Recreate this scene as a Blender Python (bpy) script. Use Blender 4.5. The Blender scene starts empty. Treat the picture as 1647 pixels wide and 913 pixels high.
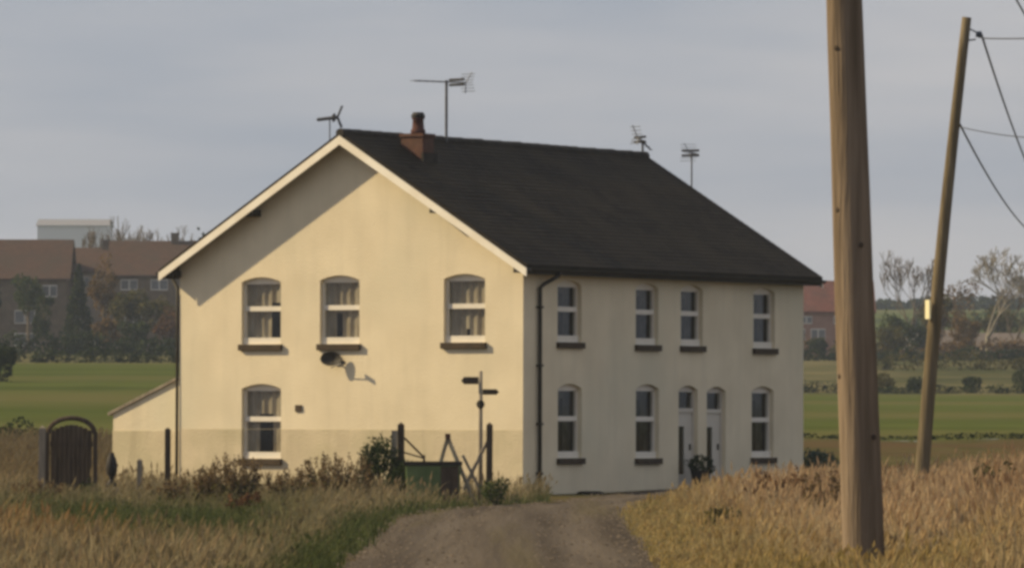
import bpy, math, random
import numpy as np
from mathutils import Vector, Matrix, noise
random.seed(7)
rng = np.random.default_rng(7)
R_ = math.radians
scene = bpy.context.scene
COL = scene.collection

# ------------------------------------------------------------ camera
cam = bpy.data.cameras.new("camera")
cam.sensor_width = 36.0
cam.lens = 9722.9 / 1647.0 * 36.0
cam.clip_start = 1.0
cam.clip_end = 20000.0
camo = bpy.data.objects.new("camera", cam)
COL.objects.link(camo)
EYE = 1.8016
camo.location = (0, 0, EYE)
camo.rotation_euler = (Matrix.Rotation(math.pi / 2 + 0.0218, 3, 'X') @ Matrix.Rotation(0.0022, 3, 'Z')).to_euler()
scene.camera = camo
scene.cycles.use_denoising = True
scene.cycles.filter_width = 3.4
scene.cycles.max_bounces = 6
scene.cycles.volume_bounces = 0

# ------------------------------------------------------------ light
SUN_EL = R_(32.0)
SUN = Vector((-0.995, 0.10, 0)).normalized() * math.cos(SUN_EL) + Vector((0, 0, math.sin(SUN_EL)))
w = bpy.data.worlds.new("World")
scene.world = w
w.use_nodes = True
nt = w.node_tree
nt.nodes.clear()
out = nt.nodes.new("ShaderNodeOutputWorld")
bg = nt.nodes.new("ShaderNodeBackground")
bg.inputs[1].default_value = 0.1
sky = nt.nodes.new("ShaderNodeTexSky")
sky.sky_type = 'NISHITA'
sky.sun_disc = False
sky.sun_elevation = SUN_EL
sky.sun_rotation = math.atan2(SUN.x, SUN.y)
sky.dust_density = 2.0
tc = nt.nodes.new("ShaderNodeTexCoord")
mp = nt.nodes.new("ShaderNodeMapping")
mp.inputs['Scale'].default_value = (5, 5, 34)
nz = nt.nodes.new("ShaderNodeTexNoise")
nz.inputs['Scale'].default_value = 1.0
nz.inputs['Detail'].default_value = 5
cr = nt.nodes.new("ShaderNodeValToRGB")
cr.color_ramp.elements[0].position = 0.36
cr.color_ramp.elements[0].color = (0.295, 0.33, 0.405, 1)
cr.color_ramp.elements[1].position = 0.72
cr.color_ramp.elements[1].color = (0.54, 0.515, 0.52, 1)
sc_ = nt.nodes.new("ShaderNodeVectorMath")
sc_.operation = 'SCALE'
sc_.inputs[3].default_value = 9.2
mx = nt.nodes.new("ShaderNodeMix")
mx.data_type = 'RGBA'
mx.inputs[0].default_value = 0.88
L_ = nt.links.new
L_(tc.outputs['Generated'], mp.inputs[0])
L_(mp.outputs[0], nz.inputs[0])
L_(nz.outputs[0], cr.inputs[0])
L_(cr.outputs[0], sc_.inputs[0])
L_(sky.outputs[0], mx.inputs[6])
L_(sc_.outputs[0], mx.inputs[7])
L_(mx.outputs[2], bg.inputs[0])
L_(bg.outputs[0], out.inputs[0])

sl = bpy.data.lights.new("sun", 'SUN')
sl.energy = 5.0
sl.angle = R_(1.2)
sl.color = (1.0, 0.795, 0.48)
so = bpy.data.objects.new("sun", sl)
COL.objects.link(so)
so.rotation_euler = SUN.to_track_quat('Z', 'Y').to_euler()
so.location = (-60, 60, 60)
scene.view_settings.view_transform = 'Standard'
scene.view_settings.look = 'None'
scene.view_settings.exposure = 0.26
scene.view_settings.gamma = 1.0


# ------------------------------------------------------------ materials
def mat(name, c1, c2=None, scale=3.0, rough=0.85, bump=0.0, bscale=None, c3=None, s3=0.3, spec=0.3,
        stretch=(1, 1, 1), attr=None, metal=0.0, lo=0.35, hi=0.65, trans=0.0, f3=(0.45, 0.62), streak=None):
    m = bpy.data.materials.new(name)
    m.use_nodes = True
    n = m.node_tree
    b = n.nodes['Principled BSDF']
    b.inputs['Roughness'].default_value = rough
    b.inputs['Specular IOR Level'].default_value = spec
    b.inputs['Metallic'].default_value = metal
    t = n.nodes.new("ShaderNodeTexCoord")
    mpn = n.nodes.new("ShaderNodeMapping")
    mpn.inputs['Scale'].default_value = stretch
    n.links.new(t.outputs['Object'], mpn.inputs[0])
    col = None
    if attr:
        a = n.nodes.new("ShaderNodeAttribute")
        a.attribute_name = attr
        col = a.outputs['Color']
    elif c2 is not None:
        x = n.nodes.new("ShaderNodeTexNoise")
        x.inputs['Scale'].default_value = scale
        x.inputs['Detail'].default_value = 6
        n.links.new(mpn.outputs[0], x.inputs[0])
        r = n.nodes.new("ShaderNodeValToRGB")
        r.color_ramp.elements[0].position = lo
        r.color_ramp.elements[0].color = (*c1, 1)
        r.color_ramp.elements[1].position = hi
        r.color_ramp.elements[1].color = (*c2, 1)
        n.links.new(x.outputs[0], r.inputs[0])
        col = r.outputs[0]
        if c3 is not None:
            y = n.nodes.new("ShaderNodeTexNoise")
            y.inputs['Scale'].default_value = s3
            y.inputs['Detail'].default_value = 4
            n.links.new(mpn.outputs[0], y.inputs[0])
            r2 = n.nodes.new("ShaderNodeMapRange")
            r2.inputs[1].default_value = f3[0]
            r2.inputs[2].default_value = f3[1]
            n.links.new(y.outputs[0], r2.inputs[0])
            mm = n.nodes.new("ShaderNodeMix")
            mm.data_type = 'RGBA'
            n.links.new(r2.outputs[0], mm.inputs[0])
            n.links.new(col, mm.inputs[6])
            mm.inputs[7].default_value = (*c3, 1)
            col = mm.outputs[2]
    if streak is not None:
        # run-off stains and damp, long in z
        ms_ = n.nodes.new("ShaderNodeMapping")
        ms_.inputs['Scale'].default_value = (2.6, 2.6, 0.28)
        n.links.new(t.outputs['Object'], ms_.inputs[0])
        k1 = n.nodes.new("ShaderNodeTexNoise")
        k1.inputs['Scale'].default_value = 1.1
        k1.inputs['Detail'].default_value = 7
        k1.inputs['Roughness'].default_value = 0.65
        n.links.new(ms_.outputs[0], k1.inputs[0])
        k2 = n.nodes.new("ShaderNodeMapRange")
        k2.inputs[1].default_value = 0.48
        k2.inputs[2].default_value = 0.78
        k2.inputs[4].default_value = streak[3]
        n.links.new(k1.outputs[0], k2.inputs[0])
        k3 = n.nodes.new("ShaderNodeMix")
        k3.data_type = 'RGBA'
        n.links.new(k2.outputs[0], k3.inputs[0])
        n.links.new(col, k3.inputs[6])
        k3.inputs[7].default_value = (*streak[:3], 1)
        col = k3.outputs[2]
    if col is not None:
        n.links.new(col, b.inputs['Base Color'])
    else:
        b.inputs['Base Color'].default_value = (*c1, 1)
    if bump:
        z = n.nodes.new("ShaderNodeTexNoise")
        z.inputs['Scale'].default_value = bscale or scale * 4
        z.inputs['Detail'].default_value = 5
        n.links.new(mpn.outputs[0], z.inputs[0])
        bn = n.nodes.new("ShaderNodeBump")
        bn.inputs['Strength'].default_value = bump
        bn.inputs['Distance'].default_value = 0.05
        n.links.new(z.outputs[0], bn.inputs['Height'])
        n.links.new(bn.outputs[0], b.inputs['Normal'])
    if trans:
        tb = n.nodes.new("ShaderNodeBsdfTranslucent")
        ms = n.nodes.new("ShaderNodeMixShader")
        ms.inputs[0].default_value = trans
        if col is not None:
            n.links.new(col, tb.inputs[0])
        else:
            tb.inputs[0].default_value = (*c1, 1)
        n.links.new(b.outputs[0], ms.inputs[1])
        n.links.new(tb.outputs[0], ms.inputs[2])
        n.links.new(ms.outputs[0], n.nodes['Material Output'].inputs[0])
    return m


def tile_mat(name, c1, c2, c3, bw=0.3, rh=0.22, patch=None):
    """roof tiles: courses run along object x (uv), built from UV = metres"""
    m = bpy.data.materials.new(name)
    m.use_nodes = True
    n = m.node_tree
    b = n.nodes['Principled BSDF']
    b.inputs['Roughness'].default_value = 0.8
    b.inputs['Specular IOR Level'].default_value = 0.08
    uv = n.nodes.new("ShaderNodeUVMap")
    br = n.nodes.new("ShaderNodeTexBrick")
    br.inputs['Scale'].default_value = 1.0
    br.inputs['Brick Width'].default_value = bw
    br.inputs['Row Height'].default_value = rh
    br.inputs['Mortar Size'].default_value = 0.012
    br.inputs['Color1'].default_value = (*c1, 1)
    br.inputs['Color2'].default_value = (*c2, 1)
    br.inputs['Mortar'].default_value = (*[v * 0.5 for v in c1], 1)
    n.links.new(uv.outputs[0], br.inputs[0])
    z = n.nodes.new("ShaderNodeTexNoise")
    z.inputs['Scale'].default_value = 0.55
    z.inputs['Detail'].default_value = 6
    n.links.new(uv.outputs[0], z.inputs[0])
    r = n.nodes.new("ShaderNodeMapRange")
    r.inputs[1].default_value = 0.42
    r.inputs[2].default_value = 0.7
    n.links.new(z.outputs[0], r.inputs[0])
    mm = n.nodes.new("ShaderNodeMix")
    mm.data_type = 'RGBA'
    mm.inputs[7].default_value = (*c3, 1)
    n.links.new(r.outputs[0], mm.inputs[0])
    n.links.new(br.outputs[0], mm.inputs[6])
    n.links.new(mm.outputs[2], b.inputs['Base Color'])
    bn = n.nodes.new("ShaderNodeBump")
    bn.inputs['Strength'].default_value = 0.5
    bn.inputs['Distance'].default_value = 0.02
    n.links.new(br.outputs['Color'], bn.inputs['Height'])
    n.links.new(bn.outputs[0], b.inputs['Normal'])
    return m


def glass_mat():
    m = bpy.data.materials.new("window_glass")
    m.use_nodes = True
    n = m.node_tree
    n.nodes.remove(n.nodes['Principled BSDF'])
    t = n.nodes.new("ShaderNodeBsdfTransparent")
    t.inputs[0].default_value = (0.8, 0.82, 0.8, 1)
    g = n.nodes.new("ShaderNodeBsdfGlossy")
    g.inputs['Roughness'].default_value = 0.06
    lw = n.nodes.new("ShaderNodeLayerWeight")
    pw = n.nodes.new("ShaderNodeMath")
    pw.operation = 'POWER'
    pw.inputs[1].default_value = 4.0
    n.links.new(lw.outputs['Facing'], pw.inputs[0])
    f = n.nodes.new("ShaderNodeMath")
    f.operation = 'MULTIPLY_ADD'
    f.inputs[1].default_value = 0.7
    f.inputs[2].default_value = 0.05
    n.links.new(pw.outputs[0], f.inputs[0])
    x = n.nodes.new("ShaderNodeMixShader")
    n.links.new(f.outputs[0], x.inputs[0])
    n.links.new(t.outputs[0], x.inputs[1])
    n.links.new(g.outputs[0], x.inputs[2])
    n.links.new(x.outputs[0], n.nodes['Material Output'].inputs[0])
    return m


M = {}
M['render'] = mat("cream_render", (0.68, 0.595, 0.43), (0.76, 0.67, 0.49), scale=0.9, bump=0.25, bscale=25,
                  c3=(0.64, 0.59, 0.44), s3=0.28, f3=(0.5, 0.75), rough=0.9, spec=0.1, streak=(0.52, 0.47, 0.35, 0.32))
M['lower_band'] = mat("duller_render", (0.55, 0.475, 0.335), (0.63, 0.545, 0.385), scale=1.6, bump=0.3, bscale=22,
                  c3=(0.52, 0.46, 0.31), s3=0.7, rough=0.92, spec=0.1, streak=(0.36, 0.31, 0.21, 0.5))  # darker, duller tone for the lowest band of gable and lean-to
M['white'] = mat("white_paint", (0.68, 0.64, 0.55), (0.74, 0.69, 0.60), scale=3, rough=0.5)
M['barge'] = mat("bargeboard_paint", (0.86, 0.82, 0.72), (0.78, 0.72, 0.60), scale=2, rough=0.6)
M['doorpaint'] = mat('door_paint', (0.52, 0.48, 0.41), (0.58, 0.54, 0.46), scale=2, rough=0.55)
M['sill'] = mat("brown_sill", (0.034, 0.022, 0.010), (0.055, 0.034, 0.016), scale=5, rough=0.7)
M['tile'] = tile_mat("dark_roof_tile", (0.022, 0.0175, 0.0125), (0.036, 0.029, 0.020), (0.042, 0.033, 0.021))
M['ridge'] = mat("ridge_tile", (0.022, 0.019, 0.015), (0.04, 0.033, 0.026), scale=4, rough=0.85)
M['gutter'] = mat("black_gutter", (0.018, 0.014, 0.009), (0.03, 0.024, 0.014), scale=3, rough=0.6)
M['brick'] = mat("red_brick", (0.085, 0.042, 0.030), (0.13, 0.064, 0.045), scale=7, bump=0.3, rough=0.9,
                 c3=(0.09, 0.05, 0.035), s3=2.0)
M['clay'] = mat("terracotta", (0.10, 0.038, 0.028), (0.06, 0.025, 0.02), scale=5, rough=0.85)
M['black'] = mat("dark_paint", (0.012, 0.010, 0.009), (0.025, 0.02, 0.016), scale=6, rough=0.7)
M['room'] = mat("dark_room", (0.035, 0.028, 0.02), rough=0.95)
M['glass'] = glass_mat()
M['curtain'] = mat("net_curtain", (0.42, 0.36, 0.28), (0.24, 0.19, 0.13), scale=2.2, rough=0.95, stretch=(3, 3, 0.8))
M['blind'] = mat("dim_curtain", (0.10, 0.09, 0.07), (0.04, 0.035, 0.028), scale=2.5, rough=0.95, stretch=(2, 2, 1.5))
M['steel'] = mat("grey_metal", (0.16, 0.16, 0.165), (0.09, 0.09, 0.095), scale=6, rough=0.5, metal=0.5)
M['darkmetal'] = mat("dark_aerial_metal", (0.10, 0.105, 0.12), (0.14, 0.145, 0.16), scale=6, rough=0.6, metal=0.3)
M['dish'] = mat("dish_grey", (0.022, 0.017, 0.010), (0.035, 0.028, 0.018), scale=6, rough=0.6)
M['polewood'] = mat("pole_wood", (0.15, 0.115, 0.083), (0.245, 0.19, 0.138), scale=1.6, rough=0.95, spec=0.03, stretch=(6, 6, 0.35),
                    bump=0.6, bscale=5, c3=(0.10, 0.075, 0.05), s3=1.0, f3=(0.5, 0.75), streak=(0.07, 0.055, 0.04, 0.6))
M['darkpole'] = mat('tarred_pole_wood', (0.10, 0.08, 0.05), (0.19, 0.155, 0.10), scale=2.0, rough=0.95, spec=0.03, stretch=(7, 7, 0.4), bump=0.4)
M['oldwood'] = mat("old_dark_wood", (0.042, 0.030, 0.021), (0.085, 0.06, 0.04), scale=3, rough=0.9, stretch=(5, 5, 0.6), bump=0.3)
M['greywood'] = mat("grey_wood", (0.20, 0.17, 0.13), (0.30, 0.26, 0.2), scale=3, rough=0.9, stretch=(5, 5, 0.6), bump=0.3)
M['wire'] = mat("cable_rubber", (0.03, 0.03, 0.032), rough=0.6)
M['green'] = mat("green_tank_paint", (0.10, 0.15, 0.055), (0.13, 0.18, 0.07), scale=4, rough=0.6)
M['plate'] = mat("pale_plate", (0.75, 0.70, 0.45), rough=0.5)
M['ceramic'] = mat("insulator_ceramic", (0.04, 0.05, 0.07), rough=0.3)
M['track'] = mat("track_gravel", (0.068, 0.057, 0.047), (0.120, 0.102, 0.084), scale=1.5, rough=1.0, spec=0.0, bump=0.35, bscale=9,
                 stretch=(1, 0.025, 1), c3=(0.10, 0.085, 0.05), s3=0.8, f3=(0.5, 0.68))
M['ground'] = mat("rough_ground", (0.06, 0.058, 0.024), (0.10, 0.085, 0.04), scale=0.8, rough=1.0, spec=0.0, bump=1.0, bscale=5,
                  c3=(0.09, 0.062, 0.034), s3=0.1)
M['field'] = mat("field_grass", (0.056, 0.072, 0.020), (0.086, 0.103, 0.030), scale=0.16, rough=1.0, spec=0.0, bump=1.0, bscale=2.5,
                 stretch=(0.07, 0.45, 1), c3=(0.10, 0.098, 0.038), s3=0.05)
M['hills'] = mat("hill_pasture", (0.07, 0.10, 0.035), (0.12, 0.12, 0.055), scale=0.012, rough=1.0, spec=0.0, bump=0.5, bscale=0.5,
                 c3=(0.045, 0.06, 0.028), s3=0.02)
M['rough'] = mat("scrub_ground", (0.085, 0.085, 0.04), (0.15, 0.13, 0.07), scale=0.25, rough=1.0, spec=0.0, bump=0.8, bscale=2,
                 c3=(0.055, 0.06, 0.028), s3=0.08)
M['bark'] = mat("bark", (0.09, 0.07, 0.05), (0.15, 0.12, 0.085), scale=2, rough=0.95)
M['palebark'] = mat("pale_bark", (0.20, 0.18, 0.14), (0.30, 0.27, 0.21), scale=2, rough=0.95)
M['attr'] = mat("leaf_colours", (0.1, 0.1, 0.05), attr="Col", rough=0.9, trans=0.3, spec=0.03)
M['stem'] = mat("grass_colours", (0.1, 0.1, 0.05), attr="Col", rough=0.9, trans=0.35, spec=0.05)


# ------------------------------------------------------------ mesh helpers
class MB:
    def __init__(s):
        s.v = []
        s.f = []
        s.uv = {}

    def add(s, vs, fs):
        o = len(s.v)
        s.v += [tuple(v) for v in vs]
        s.f += [tuple(i + o for i in f) for f in fs]

    def poly(s, pts, uv=None):
        o = len(s.v)
        s.v += [tuple(p) for p in pts]
        if uv:
            s.uv[len(s.f)] = uv
        s.f.append(tuple(range(o, o + len(pts))))

    def box(s, x0, x1, y0, y1, z0, z1):
        s.add([(x0, y0, z0), (x1, y0, z0), (x1, y1, z0), (x0, y1, z0), (x0, y0, z1), (x1, y0, z1), (x1, y1, z1), (x0, y1, z1)],
              [(0, 3, 2, 1), (4, 5, 6, 7), (0, 1, 5, 4), (1, 2, 6, 5), (2, 3, 7, 6), (3, 0, 4, 7)])

    def tube(s, pts, r, n=8, cap=True):
        pts = [Vector(p) for p in pts]
        rs = r if isinstance(r, (list, tuple)) else [r] * len(pts)
        o = len(s.v)
        prev = None
        for i, p in enumerate(pts):
            d = (pts[min(i + 1, len(pts) - 1)] - pts[max(i - 1, 0)]).normalized()
            a = prev if prev is not None else (Vector((0, 0, 1)) if abs(d.z) < .9 else Vector((1, 0, 0)))
            x = (a - d * a.dot(d))
            if x.length < 1e-4:
                x = Vector((0, 1, 0))
            x.normalize()
            prev = x
            y = d.cross(x)
            for k in range(n):
                t = 2 * math.pi * k / n
                s.v.append(tuple(p + (x * math.cos(t) + y * math.sin(t)) * rs[i]))
        for i in range(len(pts) - 1):
            for k in range(n):
                a = o + i * n + k
                b = o + i * n + (k + 1) % n
                s.f.append((a, b, b + n, a + n))
        if cap:
            s.f.append(tuple(o + k for k in range(n))[::-1])
            s.f.append(tuple(o + (len(pts) - 1) * n + k for k in range(n)))

    def bar(s, a, b, wd, dp):
        """rectangular bar from a to b"""
        a = Vector(a); b = Vector(b)
        d = (b - a).normalized()
        up = Vector((0, 0, 1)) if abs(d.z) < .95 else Vector((0, 1, 0))
        x = d.cross(up).normalized()
        y = d.cross(x).normalized()
        vs = []
        for p in (a, b):
            for i, j in ((-1, -1), (1, -1), (1, 1), (-1, 1)):
                vs.append(p + x * wd / 2 * i + y * dp / 2 * j)
        s.add(vs, [(0, 3, 2, 1), (4, 5, 6, 7), (0, 1, 5, 4), (1, 2, 6, 5), (2, 3, 7, 6), (3, 0, 4, 7)])

    def build(s, name, m, parent=None, smooth=False, loc=(0, 0, 0), bevel=0):
        me = bpy.data.meshes.new(name)
        me.from_pydata(s.v, [], s.f)
        if s.uv:
            ul = me.uv_layers.new(name="UVMap")
            for fi, uvs in s.uv.items():
                for li, u in zip(me.polygons[fi].loop_indices, uvs):
                    ul.data[li].uv = u
        me.materials.append(M[m] if isinstance(m, str) else m)
        if smooth:
            me.polygons.foreach_set('use_smooth', [True] * len(me.polygons))
        me.update()
        o = bpy.data.objects.new(name, me)
        o.location = loc
        COL.objects.link(o)
        if parent is not None:
            o.parent = parent
        if bevel:
            bv = o.modifiers.new("bevel", 'BEVEL')
            bv.width = bevel
            bv.segments = 2
            bv.limit_method = 'ANGLE'
        return o


def npmesh(name, verts, faces_flat, loops_per, cols, m, parent=None):
    """faces of equal size; cols per vertex"""
    me = bpy.data.meshes.new(name)
    nv = len(verts)
    nf = len(faces_flat) // loops_per
    me.vertices.add(nv)
    me.vertices.foreach_set('co', verts.astype(np.float32).ravel())
    me.loops.add(len(faces_flat))
    me.loops.foreach_set('vertex_index', faces_flat.astype(np.int32))
    me.polygons.add(nf)
    me.polygons.foreach_set('loop_start', (np.arange(nf) * loops_per).astype(np.int32))
    me.update(calc_edges=True)
    if cols is not None:
        a = me.color_attributes.new(name="Col", type='FLOAT_COLOR', domain='POINT')
        c = np.ones((nv, 4), np.float32)
        c[:, :3] = cols
        a.data.foreach_set('color', c.ravel())
    me.materials.append(M[m])
    o = bpy.data.objects.new(name, me)
    COL.objects.link(o)
    if parent is not None:
        o.parent = parent
    return o


def empty(name, loc=(0, 0, 0), rz=0.0):
    o = bpy.data.objects.new(name, None)
    o.location = loc
    o.rotation_euler = (0, 0, rz)
    o.empty_display_size = 0.3
    COL.objects.link(o)
    return o


def tag(o, label, cat, group=None):
    o['label'] = label
    o['category'] = cat
    if group:
        o['group'] = group
    return o


def struct(o, label=None, cat=None):
    o['kind'] = 'structure'
    if label:
        o['label'] = label
        o['category'] = cat
    return o


def stuff(o, label, cat):
    o['kind'] = 'stuff'
    o['label'] = label
    o['category'] = cat
    return o


# ------------------------------------------------------------ terrain
def ss(a, b, x):
    t = np.clip((np.asarray(x, float) - a) / (b - a), 0, 1)
    return t * t * (3 - 2 * t)


LP = ([-50, 130, 165, 200, 420, 560, 700, 1500, 2200, 6000], [0, 0, .35, 1.0, 5.4, 7.7, 10, 30, 33, 30])
RP = ([-50, 130, 165, 200, 420, 560, 620, 900, 1500, 2200, 6000], [0, 0, .35, 1.04, 3.35, 6.9, 8.0, 15.5, 32, 35, 30])


def TZ(x, y):
    x = np.asarray(x, float)
    y = np.asarray(y, float)
    t = ss(-0.06, 0.06, x / np.maximum(y, 60))
    zl = np.interp(y, *LP)
    zr = np.interp(y, *RP)
    z = zl * (1 - t) + zr * t
    a = x / np.maximum(y, 40)
    bank = (0.15 * ss(0.022, 0.060, a) + 0.30 * ss(0.066, 0.088, a) + 0.12 * ss(.05, .06, a) * (1 - ss(62, 80, y))) * ss(30, 55, y) * (1 - ss(128, 150, y))
    z = z + bank
    z = z + 0.05 * ss(0.016, 0.03, np.abs(x / np.maximum(y, 60))) * np.sin(x * 0.9 + y * .31) * (1 - ss(300, 500, y))
    z = z + ss(700, 1400, y) * 2.0 * np.sin(x * 0.004 + 1.0) * np.sin(y * .003)
    return z


def tz(x, y):
    return float(TZ(x, y))


def sheet(name, ys, xf, nx, m, label=None):
    """terrain strip between rows ys with x range from xf(y)"""
    vs = []
    for y in ys:
        x0, x1 = xf(y)
        # finer near the axis
        t = np.linspace(-1, 1, nx)
        t = np.sign(t) * np.abs(t) ** 1.8
        xs = (x0 + x1) / 2 + t * (x1 - x0) / 2
        z = TZ(xs, np.full(nx, y))
        vs += list(zip(xs, [y] * nx, z))
    fs = []
    for j in range(len(ys) - 1):
        for i in range(nx - 1):
            a = j * nx + i
            fs.append((a, a + 1, a + nx + 1, a + nx))
    b = MB()
    b.add(vs, fs)
    return struct(b.build(name, m, smooth=True))


sheet('ground', list(np.linspace(-60, 40, 8)) + list(np.linspace(44, 200, 90)), lambda y: (-220, 220), 161, 'ground')
sheet('field', list(np.linspace(200, 420, 60)), lambda y: (-220 - (y - 200) * .7, 220 + (y - 200) * .7), 121, 'field')
sheet('scrubland', list(np.linspace(420, 760, 60)), lambda y: (-374 - (y - 420) * .7, 374 + (y - 420) * .7), 121, 'rough')
sheet('hills', list(np.linspace(760, 2600, 80)) + list(np.linspace(2700, 6000, 12)),
      lambda y: (-612 - (y - 760) * .7, 612 + (y - 760) * .7), 141, 'hills')

# track
TE = [(-20, -1.95, 1.75), (60, -1.95, 1.7), (85, -2.05, 1.85), (100, -2.05, 1.95), (107, -1.95, 2.0), (114, -1.4, 2.15), (119, -0.6, 2.4),
      (122, 0.45, 2.7), (125, 0.95, 3.0), (129, 1.3, 3.5), (133, 1.9, 4.3), (137, 3.2, 6.3), (141, 5.4, 9.0), (146, 8.4, 12.5), (156, 14.4, 19.5), (170, 23, 29)]


def track_edges(y):
    ys = [t[0] for t in TE]
    return np.interp(y, ys, [t[1] for t in TE]), np.interp(y, ys, [t[2] for t in TE])


b = MB()
ys = list(np.arange(-20, 60, 8)) + list(np.arange(60, 170, 0.7))
n = 13
for y in ys:
    l, r = track_edges(y)
    l += 0.12 * noise.noise((y * .3, 3, 0)) + .05 * noise.noise((y * 1.6, 5, 0))
    r += 0.12 * noise.noise((y * .3, 9, 0)) + .05 * noise.noise((y * 1.6, 12, 0))
    for i in range(n):
        t = i / (n - 1)
        x = l + (r - l) * t
        rut = -0.035 * (math.exp(-((t - .25) / .08) ** 2) + math.exp(-((t - .75) / .08) ** 2)) + 0.03 * math.exp(-((t - .5) / .12) ** 2)
        edge = -0.05 if i in (0, n - 1) else 0
        b.v.append((x, y, tz(x, y) + 0.045 + rut + edge + 0.012 * noise.noise((x * 2, y * .15, 0))))
for j in range(len(ys) - 1):
    for i in range(n - 1):
        a = j * n + i
        b.f.append((a, a + 1, a + n + 1, a + n))
struct(b.build('track', 'track', smooth=True))

# ------------------------------------------------------------ the house
X0, Y0, YAW = 0.2492, 134.218, 0.5419
W, LEN, H, RZ = 9.2056, 13.1203, 5.345, 8.19
OG, OE = 0.373, 0.319
SLP = (RZ - H) / (W / 2)
house = empty('house', (X0, Y0, 0.0), -YAW)
tag(house, 'large cream rendered two storey house with dark tiled gable roof beside the track', 'house')


def hw(x, y, z=0.0):
    """house local -> world"""
    c, s = math.cos(YAW), math.sin(YAW)
    return (X0 + x * c + y * s, Y0 - x * s + y * c, z)


ARCH = 0.11
# openings: (a0, a1, z0, z1 top of the arch)
GW = [(-7.50, -6.43, 3.42, 4.95), (-5.37, -4.31, 3.42, 4.97), (-2.07, -0.99, 3.44, 4.97), (-7.49, -6.42, 0.82, 2.52)]
SW = [(1.50, 2.56, 3.46, 4.86), (5.02, 6.06, 3.44, 4.86), (7.12, 8.16, 3.44, 4.86), (10.62, 11.68, 3.42, 4.86),
      (1.52, 2.58, 0.86, 2.53), (5.03, 6.10, 0.84, 2.54), (10.54, 11.62, 0.83, 2.52)]
SD = [(7.02, 7.93, 0.10, 2.52), (8.36, 9.27, 0.10, 2.50)]
PL = 1.49


def wall_cells(mb, a0, a1, z0, z1, holes, P):
    """rect wall in (a,z) with arched openings; P(a,z,d) -> point, d = depth inwards"""
    As = sorted(set([a0, a1] + [h[0] for h in holes if z0 < h[3] and z1 > h[2]] + [h[1] for h in holes if z0 < h[3] and z1 > h[2]]))
    Zs = sorted(set([z0, z1] + [min(max(h[2], z0), z1) for h in holes] + [min(max(h[3], z0), z1) for h in holes]))
    for i in range(len(As) - 1):
        for j in range(len(Zs) - 1):
            ca, cz = (As[i] + As[i + 1]) / 2, (Zs[j] + Zs[j + 1]) / 2
            if any(h[0] < ca < h[1] and h[2] < cz < h[3] for h in holes):
                continue
            mb.poly([P(As[i], Zs[j], 0), P(As[i + 1], Zs[j], 0), P(As[i + 1], Zs[j + 1], 0), P(As[i], Zs[j + 1], 0)])


def arch_pts(h, n=10):
    a0, a1, z0, z1 = h
    zs = z1 - ARCH
    return [(a0 + (a1 - a0) * t / n, zs + ARCH * (1 - (2 * t / n - 1) ** 2)) for t in range(n + 1)]


DEP = 0.13


def reveals(mb, h, P, zlo=None, zhi=None, arch=True):
    a0, a1, z0, z1 = h
    zl = z0 if zlo is None else max(z0, zlo)
    zh = (z1 - ARCH) if zhi is None else min(z1 - ARCH, zhi)
    mb.poly([P(a0, zl, 0), P(a0, zh, 0), P(a0, zh, DEP + .1), P(a0, zl, DEP + .1)])
    mb.poly([P(a1, zl, 0), P(a1, zl, DEP + .1), P(a1, zh, DEP + .1), P(a1, zh, 0)])
    if zlo is None or zlo <= z0:
        mb.poly([P(a0, z0, 0), P(a0, z0, DEP + .1), P(a1, z0, DEP + .1), P(a1, z0, 0)])
    if arch:
        ap = arch_pts(h)
        for k in range(len(ap) - 1):
            (x0, y0), (x1, y1) = ap[k], ap[k + 1]
            mb.poly([P(x0, y0, 0), P(x1, y1, 0), P(x1, y1, DEP + .1), P(x0, y0, DEP + .1)])
            mb.poly([P(x0, y0, 0), P(x1, y1, 0), P(x1, z1, 0), P(x0, z1, 0)])


PG = lambda a, z, d: (a, d, z)         # gable wall, facing -y
PS = lambda a, z, d: (-d, a, z)        # side wall, facing +x
mb = MB()
wall_cells(mb, -W, 0, PL, H, GW, PG)
wall_cells(mb, 0, LEN, -.6, H, SW + SD, PS)
mb.poly([PG(-W, H, 0), PG(0, H, 0), PG(-W / 2, RZ - .09, 0)])
mb.poly([(-W, LEN, -.6), (0, LEN, -.6), (0, LEN, H), (-W / 2, LEN, RZ - .09), (-W, LEN, H)][::-1])
mb.poly([(-W, 0, -.6), (-W, LEN, -.6), (-W, LEN, H), (-W, 0, H)])
for h in GW:
    reveals(mb, h, PG, zlo=PL)
for h in SW + SD:
    reveals(mb, h, PS)
mb.build('wall', 'render', house)
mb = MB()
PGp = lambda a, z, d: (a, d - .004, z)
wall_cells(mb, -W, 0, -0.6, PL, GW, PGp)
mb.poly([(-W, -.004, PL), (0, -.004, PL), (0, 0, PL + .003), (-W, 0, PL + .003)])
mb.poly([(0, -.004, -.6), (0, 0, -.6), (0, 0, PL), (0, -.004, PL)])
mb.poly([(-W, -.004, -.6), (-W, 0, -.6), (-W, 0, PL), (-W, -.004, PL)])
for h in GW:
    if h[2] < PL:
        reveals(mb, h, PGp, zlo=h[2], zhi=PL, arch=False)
mb.build('lower_band', 'lower_band', house)


def pbox(mb, P, a0, a1, z0, z1, d0, d1):
    vs = [P(a0, z0, d0), P(a1, z0, d0), P(a1, z1, d0), P(a0, z1, d0), P(a0, z0, d1), P(a1, z0, d1), P(a1, z1, d1), P(a0, z1, d1)]
    mb.add(vs, [(0, 1, 2, 3), (4, 7, 6, 5), (0, 4, 5, 1), (1, 5, 6, 2), (2, 6, 7, 3), (3, 7, 4, 0)])


CURT = [(.3, .25, .12), (.2, .3, .2), (.35, .2, .1), (.22, .22, .45), (.15, .3, .3)]


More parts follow.
